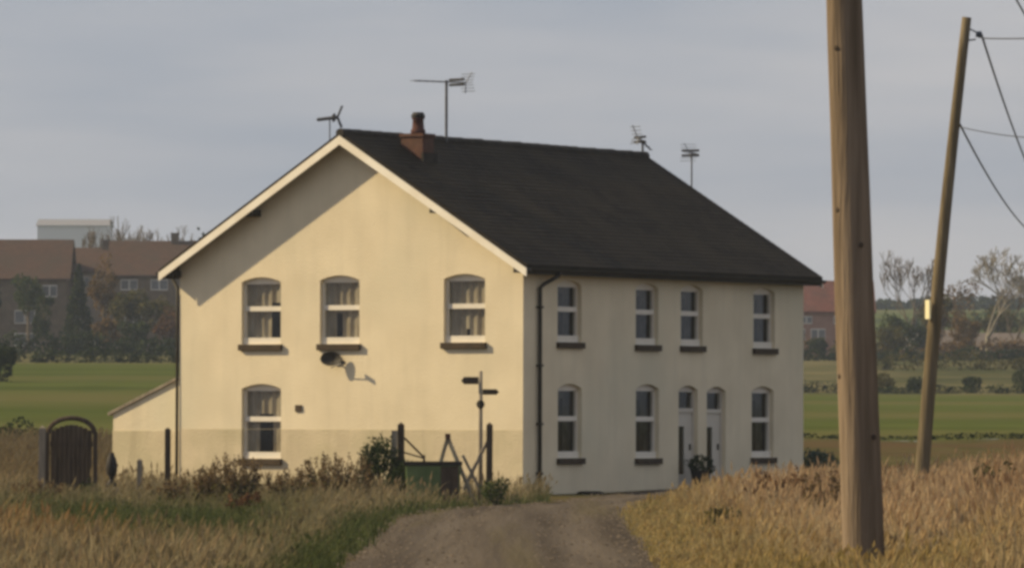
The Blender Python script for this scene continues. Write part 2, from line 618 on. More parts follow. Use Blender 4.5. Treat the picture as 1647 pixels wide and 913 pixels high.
def sash_window(h, P, curtain, curtdef=None):
    a0, a1, z0, z1 = h
    mid = z0 + (z1 - z0) * 0.53
    f = MB()
    e = .002
    fw = .055
    pbox(f, P, a0 + e, a0 + fw, z0 + .07, z1 - ARCH, DEP - .02, DEP + .06)      # stiles
    pbox(f, P, a1 - fw, a1 - e, z0 + .07, z1 - ARCH, DEP - .02, DEP + .06)
    pbox(f, P, a0 + e, a1 - e, z0 + e, z0 + .15, DEP - .06, DEP + .06)            # bottom rail and inner sill
    pbox(f, P, a0 + fw, a1 - fw, mid - .055, mid + .055, DEP - .045, DEP + .05)     # meeting rail
    # arched head infill
    ap = arch_pts(h)
    for k in range(len(ap) - 1):
        (x0, y0), (x1, y1) = ap[k], ap[k + 1]
        zb = z1 - ARCH - .05
        f.add([P(x0, zb, DEP - .02), P(x1, zb, DEP - .02), P(x1, y1, DEP - .02), P(x0, y0, DEP - .02),
               P(x0, zb, DEP + .05), P(x1, zb, DEP + .05)], [(0, 1, 2, 3), (0, 4, 5, 1)])
    # horizontal glazing bars
    fo = f.build('window', 'white', house)
    g = MB()
    g.poly([P(a0 + fw, z0 + .13, DEP + .03), P(a1 - fw, z0 + .13, DEP + .03), P(a1 - fw, z1 - ARCH, DEP + .03), P(a0 + fw, z1 - ARCH, DEP + .03)])
    g.build('pane', 'glass', fo)
    s = MB()
    pbox(s, P, a0 - .05, a1 + .05, z0 - .14, z0 - .002, -.085, .02)
    s.build('sill', 'sill', fo, bevel=.01)
    c = MB()
    nseg = 34
    gap = .075 if curtain == 'curtain' else .2
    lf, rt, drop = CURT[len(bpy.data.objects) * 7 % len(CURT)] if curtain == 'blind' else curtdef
    for k in range(nseg):
        t0, t1 = k / nseg, (k + 1) / nseg
        full = t0 < lf or t1 > 1 - rt
        zbot = z0 - .05 if full else z1 - (z1 - z0) * drop
        if zbot > z1 - .1:
            continue
        d0 = DEP + gap + .02 * math.sin(t0 * 34 + a0 * 9)
        d1 = DEP + gap + .02 * math.sin(t1 * 34 + a0 * 9)
        x0, x1 = a0 - .05 + (a1 - a0 + .1) * t0, a0 - .05 + (a1 - a0 + .1) * t1
        c.poly([P(x0, zbot, d0), P(x1, zbot, d1), P(x1, z1, d1), P(x0, z1, d0)])
    c.build('curtain', curtain, fo, smooth=True)
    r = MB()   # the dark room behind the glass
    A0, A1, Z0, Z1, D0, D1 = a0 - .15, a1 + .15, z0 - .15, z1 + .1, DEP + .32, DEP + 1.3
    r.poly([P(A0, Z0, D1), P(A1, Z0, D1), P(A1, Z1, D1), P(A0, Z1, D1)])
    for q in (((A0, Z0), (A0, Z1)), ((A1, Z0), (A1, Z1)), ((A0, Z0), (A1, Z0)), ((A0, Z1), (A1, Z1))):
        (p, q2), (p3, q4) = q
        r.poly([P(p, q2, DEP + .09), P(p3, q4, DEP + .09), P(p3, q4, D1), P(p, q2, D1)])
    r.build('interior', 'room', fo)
    return fo


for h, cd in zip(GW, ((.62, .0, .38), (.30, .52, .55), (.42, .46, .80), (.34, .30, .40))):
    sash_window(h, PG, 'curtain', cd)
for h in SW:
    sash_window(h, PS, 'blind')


def front_door(h):
    a0, a1, z0, z1 = h
    P = PS
    d = MB()
    e = .002
    zt = z1 - ARCH
    tr = zt - .42
    pbox(d, P, a0 + e, a0 + .06, z0, zt, DEP - .03, DEP + .05)
    pbox(d, P, a1 - .06, a1 - e, z0, zt, DEP - .03, DEP + .05)
    pbox(d, P, a0 + .06, a1 - .06, tr - .09, tr, DEP - .035, DEP + .045)      # transom
    pbox(d, P, a0 + .06, a1 - .06, zt - .04, zt + .0, DEP - .03, DEP + .05)
    ap = arch_pts(h)
    for k in range(len(ap) - 1):
        (x0, y0), (x1, y1) = ap[k], ap[k + 1]
        d.poly([P(x0, zt, DEP - .03), P(x1, zt, DEP - .03), P(x1, y1, DEP - .03), P(x0, y0, DEP - .03)])
    # door leaf with a tall glazed slot
    g0, g1 = a0 + .12, a0 + .50
    pbox(d, P, a0 + .06, g0, z0, tr - .09, DEP, DEP + .045)
    pbox(d, P, g1, a1 - .06, z0, tr - .09, DEP, DEP + .045)
    pbox(d, P, g0, g1, z0, z0 + .36, DEP, DEP + .045)
    pbox(d, P, g0, g1, tr - .42, tr - .09, DEP, DEP + .045)
    do = d.build('door', 'doorpaint', house)
    g = MB()
    g.poly([P(a0 + .06, tr, DEP + .02), P(a1 - .06, tr, DEP + .02), P(a1 - .06, zt, DEP + .02), P(a0 + .06, zt, DEP + .02)])
    g.build('fanlight', 'glass', do)
    g = MB()
    g.poly([P(g0, z0 + .36, DEP + .02), P(g1, z0 + .36, DEP + .02), P(g1, tr - .42, DEP + .02), P(g0, tr - .42, DEP + .02)])
    g.build('door_pane', 'glass', do)
    g = MB()
    pbox(g, P, a1 - .19, a1 - .14, 1.02, 1.16, DEP - .03, DEP)
    g.build('handle', 'black', do)
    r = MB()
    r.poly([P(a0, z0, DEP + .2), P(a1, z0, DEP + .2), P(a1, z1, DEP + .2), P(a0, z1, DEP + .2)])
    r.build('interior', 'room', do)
    s = MB()
    pbox(s, P, a0 - .12, a1 + .12, -.3, z0 - .004, -.38, .0)
    s.build('doorstep', 'greywood', do)


for h in SD:
    front_door(h)

# roof: two slabs
TH = 0.11
for side in (1, -1):
    r = MB()
    if side == 1:
        xe, xr = OE, -W / 2
    else:
        xe, xr = -W - OE, -W / 2
    ze = H - OE * SLP
    y0, y1 = -OG, LEN + OG
    ln = math.hypot(xe - xr, RZ - ze)
    top = [(xe, y0, ze), (xe, y1, ze), (xr, y1, RZ), (xr, y0, RZ)]
    if side == -1:
        top = top[::-1]
        uv = [(0, ln), (y1 - y0, ln), (y1 - y0, 0), (0, 0)]
    else:
        uv = [(0, 0), (y1 - y0, 0), (y1 - y0, ln), (0, ln)]
    r.poly(top, uv)
    bot = [(p[0], p[1], p[2] - TH) for p in top]
    r.poly(bot[::-1])
    for k in range(4):
        a, c = top[k], top[(k + 1) % 4]
        if a[0] == xr and c[0] == xr:
            continue
        a2, c2 = bot[k], bot[(k + 1) % 4]
        r.poly([a2, c2, c, a])
    # tile courses: thin stepped strips across the slope
    if side == 1:
        nrow = 34
        for k in range(nrow):
            t0, t1 = k / nrow, (k + 1) / nrow
            xa, xb = xe + (xr - xe) * t0, xe + (xr - xe) * t1
            za, zb = ze + (RZ - ze) * t0, ze + (RZ - ze) * t1
            nx_, nz_ = SLP / math.hypot(1, SLP), 1 / math.hypot(1, SLP)
            u = .010
            r.poly([(xa + nx_ * u, y0 - .01, za + nz_ * u), (xa + nx_ * u, y1 + .01, za + nz_ * u),
                    (xb + nx_ * .004, y1 + .01, zb + nz_ * .004), (xb + nx_ * .004, y0 - .01, zb + nz_ * .004)],
                   [(0, ln * t0), (y1 - y0, ln * t0), (y1 - y0, ln * t1), (0, ln * t1)])
            r.poly([(xa, y0 - .01, za), (xa, y1 + .01, za), (xa + nx_ * u, y1 + .01, za + nz_ * u), (xa + nx_ * u, y0 - .01, za + nz_ * u)])
    r.build('roof_slope', 'tile', house)
r = MB()
yy = -OG - .02
k = 0
while yy < LEN + OG:
    y2 = min(yy + .43, LEN + OG + .02)
    lift = .006 * (k % 2) + .008 * random.random()
    r.tube([(-W / 2, yy, RZ - .03 + lift), (-W / 2, y2, RZ - .03 + lift)], [.105, .115], n=10)
    yy += .44
    k += 1
r.build('ridge_tiles', 'ridge', house)

# bargeboards
for yb, sgn in ((-OG, -1), (LEN + OG, 1)):
    for side in (1, -1):
        xe = OE if side == 1 else -W - OE
        ze = H - OE * SLP
        t0, t1 = TH * .75, TH * .75 + .18
        ya, yb2 = (yb - .035, yb - .004) if sgn < 0 else (yb + .004, yb + .035)
        xr = -W / 2
        vs = []
        for y in (ya, yb2):
            vs += [(xe, y, ze - t0), (xr, y, RZ - t0), (xr, y, RZ - t1 - .02), (xe, y, ze - t1)]
        m = MB()
        m.add(vs, [(0, 1, 2, 3), (7, 6, 5, 4), (0, 4, 5, 1), (3, 2, 6, 7), (0, 3, 7, 4), (1, 5, 6, 2)])
        m.build('bargeboard', 'barge', house)
        if sgn < 0:
            for t in (.0, .5):
                m = MB()
                xx = xe + (xr - xe) * t
                zz = ze + (RZ - ze) * t
                if t == 0:
                    xx -= side * .27
                    zz += .27 * SLP
                m.box(xx - .09, xx + .09, -OG + .01, -.002, zz - t1 - .13 + .05, zz - t1 + .06)
                m.build('purlin_end', 'gutter', house)

# gutters and downpipes
for xg, s in ((OE + .06, 1), (-W - OE - .06, -1)):
    g = MB()
    zg = H - OE * SLP - .11
    prof = [(math.cos(a), math.sin(a)) for a in np.linspace(math.pi, 2 * math.pi, 9)]
    ys_ = (-OG + .02, LEN + OG - .02)
    vs = []
    for y in ys_:
        for (cx, cz) in prof:
            vs.append((xg + cx * .065, y, zg + .04 + cz * .075))
        for (cx, cz) in prof[::-1]:
            vs.append((xg + cx * .055, y, zg + .04 + cz * .062))
    nn = 18
    fs = [(i, (i + 1) % nn, nn + (i + 1) % nn, nn + i) for i in range(nn)]
    g.add(vs, fs + [tuple(range(nn))[::-1], tuple(range(nn, 2 * nn))])
    # fascia behind
    g.box(min(xg - s * .07, xg - s * .09), max(xg - s * .07, xg - s * .09), ys_[0], ys_[1], zg - .10, zg + .10)
    g.build('gutter', 'gutter', house)
d = MB()
zg = H - OE * SLP - .14
d.tube([(OE + .05, .98, zg), (OE + .04, .95, zg - .08), (.12, .70, zg - .27), (.07, .62, zg - .36), (.07, .62, .06)], .046, n=10)
for z in (4.2, 2.9, 1.6, .5):
    d.box(.003, .13, .56, .68, z, z + .05)
d.build('downpipe', 'gutter', house, smooth=True)
d = MB()
d.tube([(-W - OE - .05, .2, zg), (-W - .12, .08, zg - .3), (-W - .06, .0, zg - .42), (-W - .06, -.02, .05)], .036, n=10)
d.build('downpipe', 'gutter', house, smooth=True)

# chimney on the near slope, beside the ridge
ch = MB()
cx, cy = -W / 2 + .70, 1.80
ch.box(cx - .29, cx + .29, cy - .24, cy + .24, 7.1, 8.15)
ch.box(cx - .32, cx + .32, cy - .27, cy + .27, 8.15, 8.22)
co = ch.build('chimney', 'brick', house)
cp = MB()
px_, py_ = cx + .02, cy
prof = [(.17, 8.221), (.17, 8.30), (.14, 8.34), (.125, 8.54), (.15, 8.56), (.15, 8.58)]
cp.tube([(px_, py_, z) for _, z in prof], [r for r, _ in prof], n=14)
cp.build('chimney_pot', 'clay', co, smooth=True)
cp = MB()
cp.tube([(px_, py_, 8.582), (px_, py_, 8.64), (px_, py_, 8.71)], [.155, .16, .12], n=14)
cp.build('cowl', 'black', co)
# lead flashing
cp = MB()
cp.box(cx + .292, cx + .35, cy - .3, cy + .3, 7.50, 7.78)
cp.build('flashing', 'ridge', co)

# wall vent and alarm-sized round hole
v = MB()
v.box(-6.02, -5.85, -.03, -.001, 1.89, 2.04)
v.build('wall_vent', 'sill', house)

# lean-to on the hidden side
lt = MB()
xa, xb = -11.26, -W - .014
za, zb = 1.84, 2.70
ya, yb_ = .30, 6.0
lt.poly([(xa, ya, -.4), (xb, ya, -.4), (xb, ya, zb), (xa, ya, za)])
lt.poly([(xa, yb_, -.4), (xa, ya, -.4), (xa, ya, za), (xa, yb_, za)])
lt.poly([(xb, yb_, -.4), (xa, yb_, -.4), (xa, yb_, za), (xb, yb_, zb)])
lo = lt.build('lean_to', 'render', house)
lt = MB()
lt.add([(xa - .12, ya - .06, za + .01 - .06), (xb + .0, ya - .06, zb + .012), (xb + .0, yb_ + .1, zb + .012), (xa - .12, yb_ + .1, za + .01 - .06),
        (xa - .12, ya - .06, za + .08 - .06), (xb + .0, ya - .06, zb + .08), (xb + .0, yb_ + .1, zb + .08), (xa - .12, yb_ + .1, za + .08 - .06)],
       [(0, 3, 2, 1), (4, 5, 6, 7), (0, 1, 5, 4), (1, 2, 6, 5), (2, 3, 7, 6), (3, 0, 4, 7)])
lt.build('lean_to_roof', 'greywood', lo)
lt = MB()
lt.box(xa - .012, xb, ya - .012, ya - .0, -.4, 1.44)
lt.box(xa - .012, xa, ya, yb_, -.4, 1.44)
lt.build('lean_to_lower_band', 'lower_band', lo)


# ------------------------------------------------------------ aerials and dish
def aerial(base, ztop, boomdir, boomlen, nel, label, z0, el=.34, mast_r=.02, extra=None, r=.012):
    t = empty('tv_aerial', hw(*base[:2], z0), -YAW)
    m = MB()
    m.tube([(0, 0, 0), (0, 0, ztop - z0)], mast_r, n=8)
    m.build('mast', 'steel', t)
    zt = ztop - z0 - .04
    bd = Vector(boomdir).normalized()
    off = Vector((0, 0, zt))
    A = off - bd * boomlen * .62
    B = off + bd * boomlen * .38
    e = MB()
    e.tube([A, B], r * 1.5, n=6)
    e.build('boom', 'darkmetal', t)
    perp = bd.cross(Vector((0, 0, 1))).normalized()
    e = MB()
    for k in range(nel):
        p = A.lerp(B, k / (nel - 1))
        q = el * (.7 + .5 * k / (nel - 1)) / 2
        e.tube([p - perp * q, p + perp * q], r * .7, n=5)
    e.build('director_elements', 'darkmetal', t)
    e = MB()
    p = A.lerp(B, .82)
    e.tube([p - perp * .22 + Vector((0, 0, .06)), p - perp * .02 + Vector((0, 0, .06)), p + perp * .22 + Vector((0, 0, .06))], .03, n=6)
    e.tube([p - perp * .22 - Vector((0, 0, .06)), p - perp * .02 - Vector((0, 0, .06)), p + perp * .22 - Vector((0, 0, .06))], .03, n=6)
    e.build('dipole', 'black', t)
    e = MB()
    for s in (-1, 1):
        q = B + Vector((0, 0, 0))
        e.tube([q, q + perp * .1 * s + bd * .1 + Vector((0, 0, .24 * s))], r, n=5)
        for j in range(3):
            c = q + bd * (.03 + .03 * j) + Vector((0, 0, s * (.06 + .07 * j)))
            e.tube([c - perp * .2, c + perp * .2], r * .7, n=5)
    e.build('reflector', 'darkmetal', t)
    tag(t, label, 'aerial')
    return t


aerial((-W / 2 + .10, 4.03), 9.57, (.15, 1, .02), 1.85, 9, 'tall aerial with a long boom just right of the chimney', RZ - .05, mast_r=.034, r=.012)
m2 = aerial((-W / 2 - .42, -.15), 8.56, (.75, .55, .12), .46, 7, 'short bushy aerial poking up above the gable peak', RZ - .25, el=.42, mast_r=.014, r=.027)
m3 = aerial((-W / 2 + .02, 13.32), 8.55, (-.3, -.7, .55), .5, 5, 'small tilted aerial standing at the far end of the ridge', RZ - .05, el=.2, mast_r=.03, r=.014)
m4 = aerial((-3.35, LEN + .46), 8.26, (.2, -1, .0), .5, 5, 'thin aerial mast rising past the sloping far end of the roof', 6.9, el=.22, mast_r=.02, r=.009)

dish = empty('satellite_dish', hw(-4.86, 0, 3.04), -YAW)
tag(dish, 'dark satellite dish fixed under the middle upstairs window', 'satellite dish')
d = MB()
n1, n2 = 5, 20
ax = Vector((.25, -.85, .1)).normalized()
e1 = ax.cross(Vector((0, 0, 1))).normalized()
e2 = e1.cross(ax)
ctr = Vector((-.10, -.15, .04))
for back in (0, 1):
    o = len(d.v)
    for i in range(n1 + 1):
        rr = .25 * i / n1
        for k in range(n2):
            a = 2 * math.pi * k / n2
            d.v.append(tuple(ctr + e1 * rr * math.cos(a) * 1.0 + e2 * rr * .66 * math.sin(a) + ax * (rr * rr * .9 - back * .012)))
    for i in range(n1):
        for k in range(n2):
            q = (o + i * n2 + k, o + i * n2 + (k + 1) % n2, o + (i + 1) * n2 + (k + 1) % n2, o + (i + 1) * n2 + k)
            d.f.append(q if back else q[::-1])
d.build('reflector', 'dish', dish, smooth=True)
d = MB()
d.tube([(-.02, -.02, -.02), (-.08, -.15, .0)], .02)
d.box(-.09, .05, -.03, -.014, -.1, .1)
d.build('bracket', 'black', dish)
d = MB()
lnb = ctr + ax * .12 + Vector((.36, 0, -.10))
d.tube([ctr - e2 * .2, lnb], .012)
d.build('feed_arm', 'steel', dish)
d = MB()
d.tube([lnb - ax * .06, lnb + ax * .05], [.045, .05], n=10)
d.build('receiver_head', 'black', dish)

# ------------------------------------------------------------ poles and wires
pole = empty('telegraph_pole', (3.49, 60, .1))
tag(pole, 'thick weathered wooden pole close to the camera, top out of view', 'utility pole')
m = MB()
N = 30
cen, rad = [], []
for i in range(N + 1):
    t = i / N
    z = -0.3 + 9.8 * t
    xx = (3.293 - 3.49) * (z - .4) / (5.923 - .4) * 1.0
    cen.append((xx + .006 * noise.noise((z * .5, 0, 0)), 0, z))
    rad.append(.213 - .034 * t * 9.8 / 6 + .003 * noise.noise((z, 4, 0)))
m.tube(cen, rad, n=40)
po = m.build('pole', 'polewood', pole, smooth=True)
for (ang, zk) in ((-2.2, 5.35), (-2.75, 2.1), (-1.2, 3.4), (-2.5, 3.75), (-.9, 1.5)):
    ic = min(N, max(0, int((zk + .3) / 9.8 * N)))
    m = MB()
    rk = rad[ic] - .004
    q0 = Vector((cen[ic][0] + rk * math.cos(ang), rk * math.sin(ang), zk))
    dk = Vector((math.cos(ang), math.sin(ang), 0))
    m.tube([q0 - dk * .01, q0 + dk * .012, q0 + dk * .016], [.030, .026, .012], n=10)
    m.build('knot', 'oldwood', po)
m = MB()
m.tube([(cen[-1][0], 0, 9.502), (cen[-1][0], 0, 9.56)], [.175, .12], n=24)
m.build('cap', 'steel', pole)
for s in (-1, 1):
    m = MB()
    m.tube([(cen[-2][0] + s * .16, -.05, 9.0), (cen[-2][0] + s * .34, -.05, 9.0), (cen[-2][0] + s * .34, -.05, 9.12)], .018)
    m.tube([(cen[-2][0] + s * .34, -.05, 9.12), (cen[-2][0] + s * .34, -.05, 9.18), (cen[-2][0] + s * .34, -.05, 9.25)], [.05, .06, .03], n=10)
    m.build('insulator', 'ceramic', pole)

fp = empty('telegraph_pole', (7.752, 115, .1))
tag(fp, 'slimmer leaning pole with a small pale plate and wires at its top', 'utility pole')
m = MB()
base = Vector((0, 0, 0.0))
top = Vector((8.650 - 7.752, 0, 9.40 - .1))
cen = [base.lerp(top, t) + Vector((-.05 * math.sin(math.pi * t), 0, 0)) for t in np.linspace(-.03, 1, 16)]
m.tube(cen, [.145 - .055 * t for t in np.linspace(0, 1, 16)], n=20)
m.build('pole', 'darkpole', fp, smooth=True)
m = MB()
m.box(-.06, .06, -.02, .02, 0, .36)
pl = m.build('number_plate', 'plate', fp)
pl.location = (.155, -.135, 3.56)
pl.rotation_euler = (0, 0, R_(-52))
m = MB()
tp = Vector((.87, 0, 9.0))
m.tube([tp + Vector((0, 0, .12)), tp + Vector((.2, -.03, .02)), tp + Vector((.26, -.03, -.03))], .015)
m.tube([tp + Vector((-.02, 0, -.15)), tp + Vector((.2, -.03, -.12))], .015)
m.build('bracket', 'darkmetal', fp)
m = MB()
m.tube([tp + Vector((.2, -.03, -.02)), tp + Vector((.29, -.03, -.03)), tp + Vector((.32, -.03, -.03))], [.05, .07, .04], n=10)
m.build('insulator', 'ceramic', fp)


def far_pole(x, y, ht, label):
    t = empty('telegraph_pole', (x, y, tz(x, y)))
    m = MB()
    m.tube([(0, 0, -.3), (0, 0, ht * .5), (0, 0, ht)], [.15, .12, .1], n=14)
    m.build('pole', 'polewood', t, smooth=True)
    m = MB()
    m.box(-.5, .5, -.05, .05, ht - .35, ht - .25)
    m.build('crossarm', 'oldwood', t)
    tag(t, label, 'utility pole')
    return Vector((x, y, tz(x, y) + ht - .2))


pA = far_pole(20.7, 230, 8.2, 'distant pole past the edge of the picture at the end of the drooping wires')
pB = far_pole(21.1, 200, 7.4, 'distant pole past the edge of the picture taking the wire from the thick pole')
pC = far_pole(12.2, 92, 8.1, 'pole past the edge of the picture level with the leaning pole')


def wire(a, b_, sag, label, r=.016):
    a = Vector(a); b_ = Vector(b_)
    m = MB()
    pts = []
    for i in range(41):
        t = i / 40
        p = a.lerp(b_, t)
        p.z -= sag * 4 * t * (1 - t)
        pts.append(p)
    m.tube(pts, r, n=6)
    o = m.build('overhead_wire', 'wire', smooth=True)
    tag(o, label, 'wire', 'overhead wires')


wire((8.93, 114.97, 9.07), pA, .5, 'upper wire drooping steeply from the top of the leaning pole', .021)
wire((8.50, 114.97, 7.40), pA - Vector((0, 0, .9)), .7, 'lower wire drooping from partway up the leaning pole', .019)
wire((8.95, 114.97, 9.0), pC + Vector((0, 0, .0)), .25, 'nearly level wire leaving the top of the leaning pole', .012)
wire((8.49, 114.97, 7.32), pC - Vector((0, 0, 1.5)), .5, 'faint level wire leaving partway up the leaning pole', .009)
wire((3.42, 59.95, 8.75), pB, .15, 'wire crossing the upper corner from the thick pole', .015)

# ------------------------------------------------------------ things round the gable
fpst = empty('signpost', (-.64, 124, 0))
tag(fpst, 'pale fingerpost with two dark arms in front of the gable wall', 'signpost')
m = MB()
m.tube([(0, 0, -.2), (0, 0, 1.2), (0.0, 0, 2.72)], [.05, .045, .04], n=12)
m.build('post', 'greywood', fpst, smooth=True)
m = MB()
m.add([(-.40, -.02, 2.52), (-.34, -.02, 2.45), (-.045, -.02, 2.45), (-.045, -.02, 2.60), (-.34, -.02, 2.60),
       (-.40, .02, 2.52), (-.34, .02, 2.45), (-.045, .02, 2.45), (-.045, .02, 2.60), (-.34, .02, 2.60)],
      [(0, 1, 2, 3, 4), (9, 8, 7, 6, 5), (0, 5, 6, 1), (1, 6, 7, 2), (2, 7, 8, 3), (3, 8, 9, 4), (4, 9, 5, 0)])
m.build('sign_arm', 'oldwood', fpst)
m = MB()
m.add([(.38, -.02, 2.29), (.33, -.02, 2.235), (.045, -.02, 2.235), (.045, -.02, 2.35), (.33, -.02, 2.35),
       (.38, .02, 2.29), (.33, .02, 2.235), (.045, .02, 2.235), (.045, .02, 2.35), (.33, .02, 2.35)],
      [(4, 3, 2, 1, 0), (5, 6, 7, 8, 9), (1, 6, 5, 0), (2, 7, 6, 1), (3, 8, 7, 2), (4, 9, 8, 3), (0, 5, 9, 4)])
m.build('sign_arm', 'oldwood', fpst)
m = MB()
m.tube([(0, -.07, 2.04), (0, -.05, 2.04)], .085, n=18)
m.tube([(0, -.055, 1.96), (0, -.055, 2.12)], .055, n=12)
m.build('waymark_disc', 'black', fpst)


def post(x, y, ht, wd, mt, label, lean=0.0, name='wooden_post'):
    m = MB()
    m.bar((0, 0, -.25), (lean, 0, ht), wd, wd)
    m.add([(lean - wd / 2, -wd / 2, ht), (lean + wd / 2, -wd / 2, ht), (lean + wd / 2, wd / 2, ht), (lean - wd / 2, wd / 2, ht), (lean, 0, ht + wd * .4)],
          [(0, 1, 4), (1, 2, 4), (2, 3, 4), (3, 0, 4)])
    o = m.build(name, mt, loc=(x, y, tz(x, y)))
    return tag(o, label, 'post')


post(-2.27, 124, 1.62, .14, 'oldwood', 'dark wooden post beside the dark bush in front of the gable')
post(-.46, 123.5, 1.62, .13, 'oldwood', 'dark wooden post just right of the fingerpost', .01)
post(-9.72, 125, 1.58, .13, 'greywood', 'pale grey gatepost left of the arched gate', .02)
post(-7.28, 128, 1.45, .12, 'oldwood', 'dark post at the left corner of the house')
post(-7.87, 128, .8, .11, 'greywood', 'short dim post in front of the lean-to')

# pale board leaning on the post, and stays
m = MB()
m.add([(-.10, 0, 0), (.06, 0, 0), (.09, .02, 1.5), (-.03, .02, 1.5), (-.10, .03, 0), (.06, .03, 0), (.09, .05, 1.5), (-.03, .05, 1.5)],
      [(0, 1, 2, 3), (7, 6, 5, 4), (0, 4, 5, 1), (1, 5, 6, 2), (2, 6, 7, 3), (3, 7, 4, 0)])
tag(m.build('board', 'greywood', loc=(-2.43, 123.85, 0)), 'pale narrow board leaning against a dark post by the bush', 'board')
m = MB()
m.bar((-2.2, 123.95, 1.35), (-1.80, 124.1, .95), .035, .035)
m.bar((-2.2, 123.95, 1.05), (-1.80, 124.1, .93), .03, .03)
m.bar((-1.80, 124.1, 1.0), (-1.78, 124.1, 0), .05, .05)
tag(m.build('brace_rail', 'oldwood'), 'slanting rail braced from the dark post down to the tank', 'rail')

tr = empty('trestle', (-1.30, 123.2, 0))
tag(tr, 'wooden A shaped trestle standing behind the green tank', 'trestle')
for yy_ in (-.35, .35):
    for (x1, nm) in ((-.40, 0), (.58, 0)):
        m = MB()
        m.bar((x1, yy_ * 1.3, -.05), (0, yy_ * .9, 1.36), .07, .06)
        m.build('leg', 'greywood', tr)
m = MB()
m.box(-.05, .05, -.45, .45, 1.335, 1.44)
m.build('top_rail', 'clay', tr)
m = MB()
m.bar((-.19, -.46, .72), (.27, -.46, .72), .035, .035)
m.build('cross_brace', 'greywood', tr)
m = MB()
m.bar((-.98, 123.5, .30), (-.50, 123.6, 1.28), .065, .06)
m.bar((-1.0, 123.55, 1.0), (-.62, 123.55, .25), .065, .06)
tag(m.build('crossed_poles', 'greywood'), 'two crossed thin poles between the trestle and the fingerpost', 'poles')

tank = empty('water_tank', (-1.55, 122.6, 0))
tag(tank, 'low green metal tank half hidden by grass in front of the gable', 'tank')
m = MB()
m.add([(-.56, -.3, 0), (.48, -.3, 0), (.48, .3, 0), (-.56, .3, 0), (-.60, -.34, .84), (.52, -.34, .84), (.52, .34, .84), (-.60, .34, .84)],
      [(0, 3, 2, 1), (4, 5, 6, 7), (0, 1, 5, 4), (1, 2, 6, 5), (2, 3, 7, 6), (3, 0, 4, 7)])
m.build('body', 'green', tank, bevel=.02)
m = MB()
for (a0, a1, b0, b1) in ((-.63, .55, -.37, -.33), (-.63, .55, .33, .37), (-.63, -.59, -.33, .33), (.51, .55, -.33, .33)):
    m.box(a0, a1, b0, b1, .80, .88)
m.build('rim', 'gutter', tank)
m = MB()
m.box(.12, .48, -.352, -.345, .05, .78)
m.build('rust_panel', 'oldwood', tank)
m = MB()
for k in range(7):
    m.box(-.36 + k * .4 / 6, -.33 + k * .4 / 6, -.352, -.33, .05, .78)
m.build('ribs', 'green', tank)

# arched garden gate
gt = empty('garden_gate', (-9.13, 125.4, 0))
tag(gt, 'dark boarded garden gate with an arched top beside a pale post', 'gate')
m = MB()
for k in range(9):
    x = -.42 + k * .094
    m.box(x, x + .088, -.02, .02, .06, 1.46 + .14 * math.sin(math.pi * (k + .5) / 9))
m.build('boards', 'oldwood', gt)
m = MB()
m.box(-.44, .44, .021, .06, .25, .35)
m.build('rail', 'oldwood', gt)
m = MB()
m.box(-.44, .44, .021, .06, 1.15, 1.25)
m.build('rail', 'oldwood', gt)
for s in (-1, 1):
    m = MB()
    m.box(min(s * .46, s * .54), max(s * .46, s * .54), -.05, .05, -.2, 1.45)
    m.build('jamb', 'oldwood', gt)
m = MB()
m.tube([(.48 * math.cos(a), 0, 1.42 + .32 * math.sin(a)) for a in np.linspace(0, math.pi, 17)], .05, n=8)
m.build('arch', 'oldwood', gt)

# garden ornament
m = MB()
prof = [(.10, 0), (.11, .08), (.05, .14), (.045, .2), (.11, .3), (.125, .45), (.10, .6), (.06, .68), (.05, .74)]
m.tube([(0, 0, z) for r, z in prof], [r for r, z in prof], n=14)
tag(m.build('garden_ornament', 'black', loc=(-8.40, 127, .28), smooth=True), 'small dark upright ornament on a block beside the lean-to', 'ornament')
m = MB()
m.box(-.16, .16, -.16, .16, -.1, .279)
tag(m.build('stone_block', 'greywood', loc=(-8.40, 127, 0), bevel=.02), 'grey block under the small dark ornament', 'block')

# drain cover and pot at the shaded wall
c = hw(.45, 2.2, tz(*hw(.45, 2.2)[:2]))
m = MB()
m.tube([(0, 0, -.05), (0, 0, .07), (0, 0, .09)], [.30, .30, .22], n=20)
tag(m.build('drain_cover', 'black', loc=(c[0], c[1], .03)), 'low dark drain cover at the foot of the shaded wall', 'drain cover')


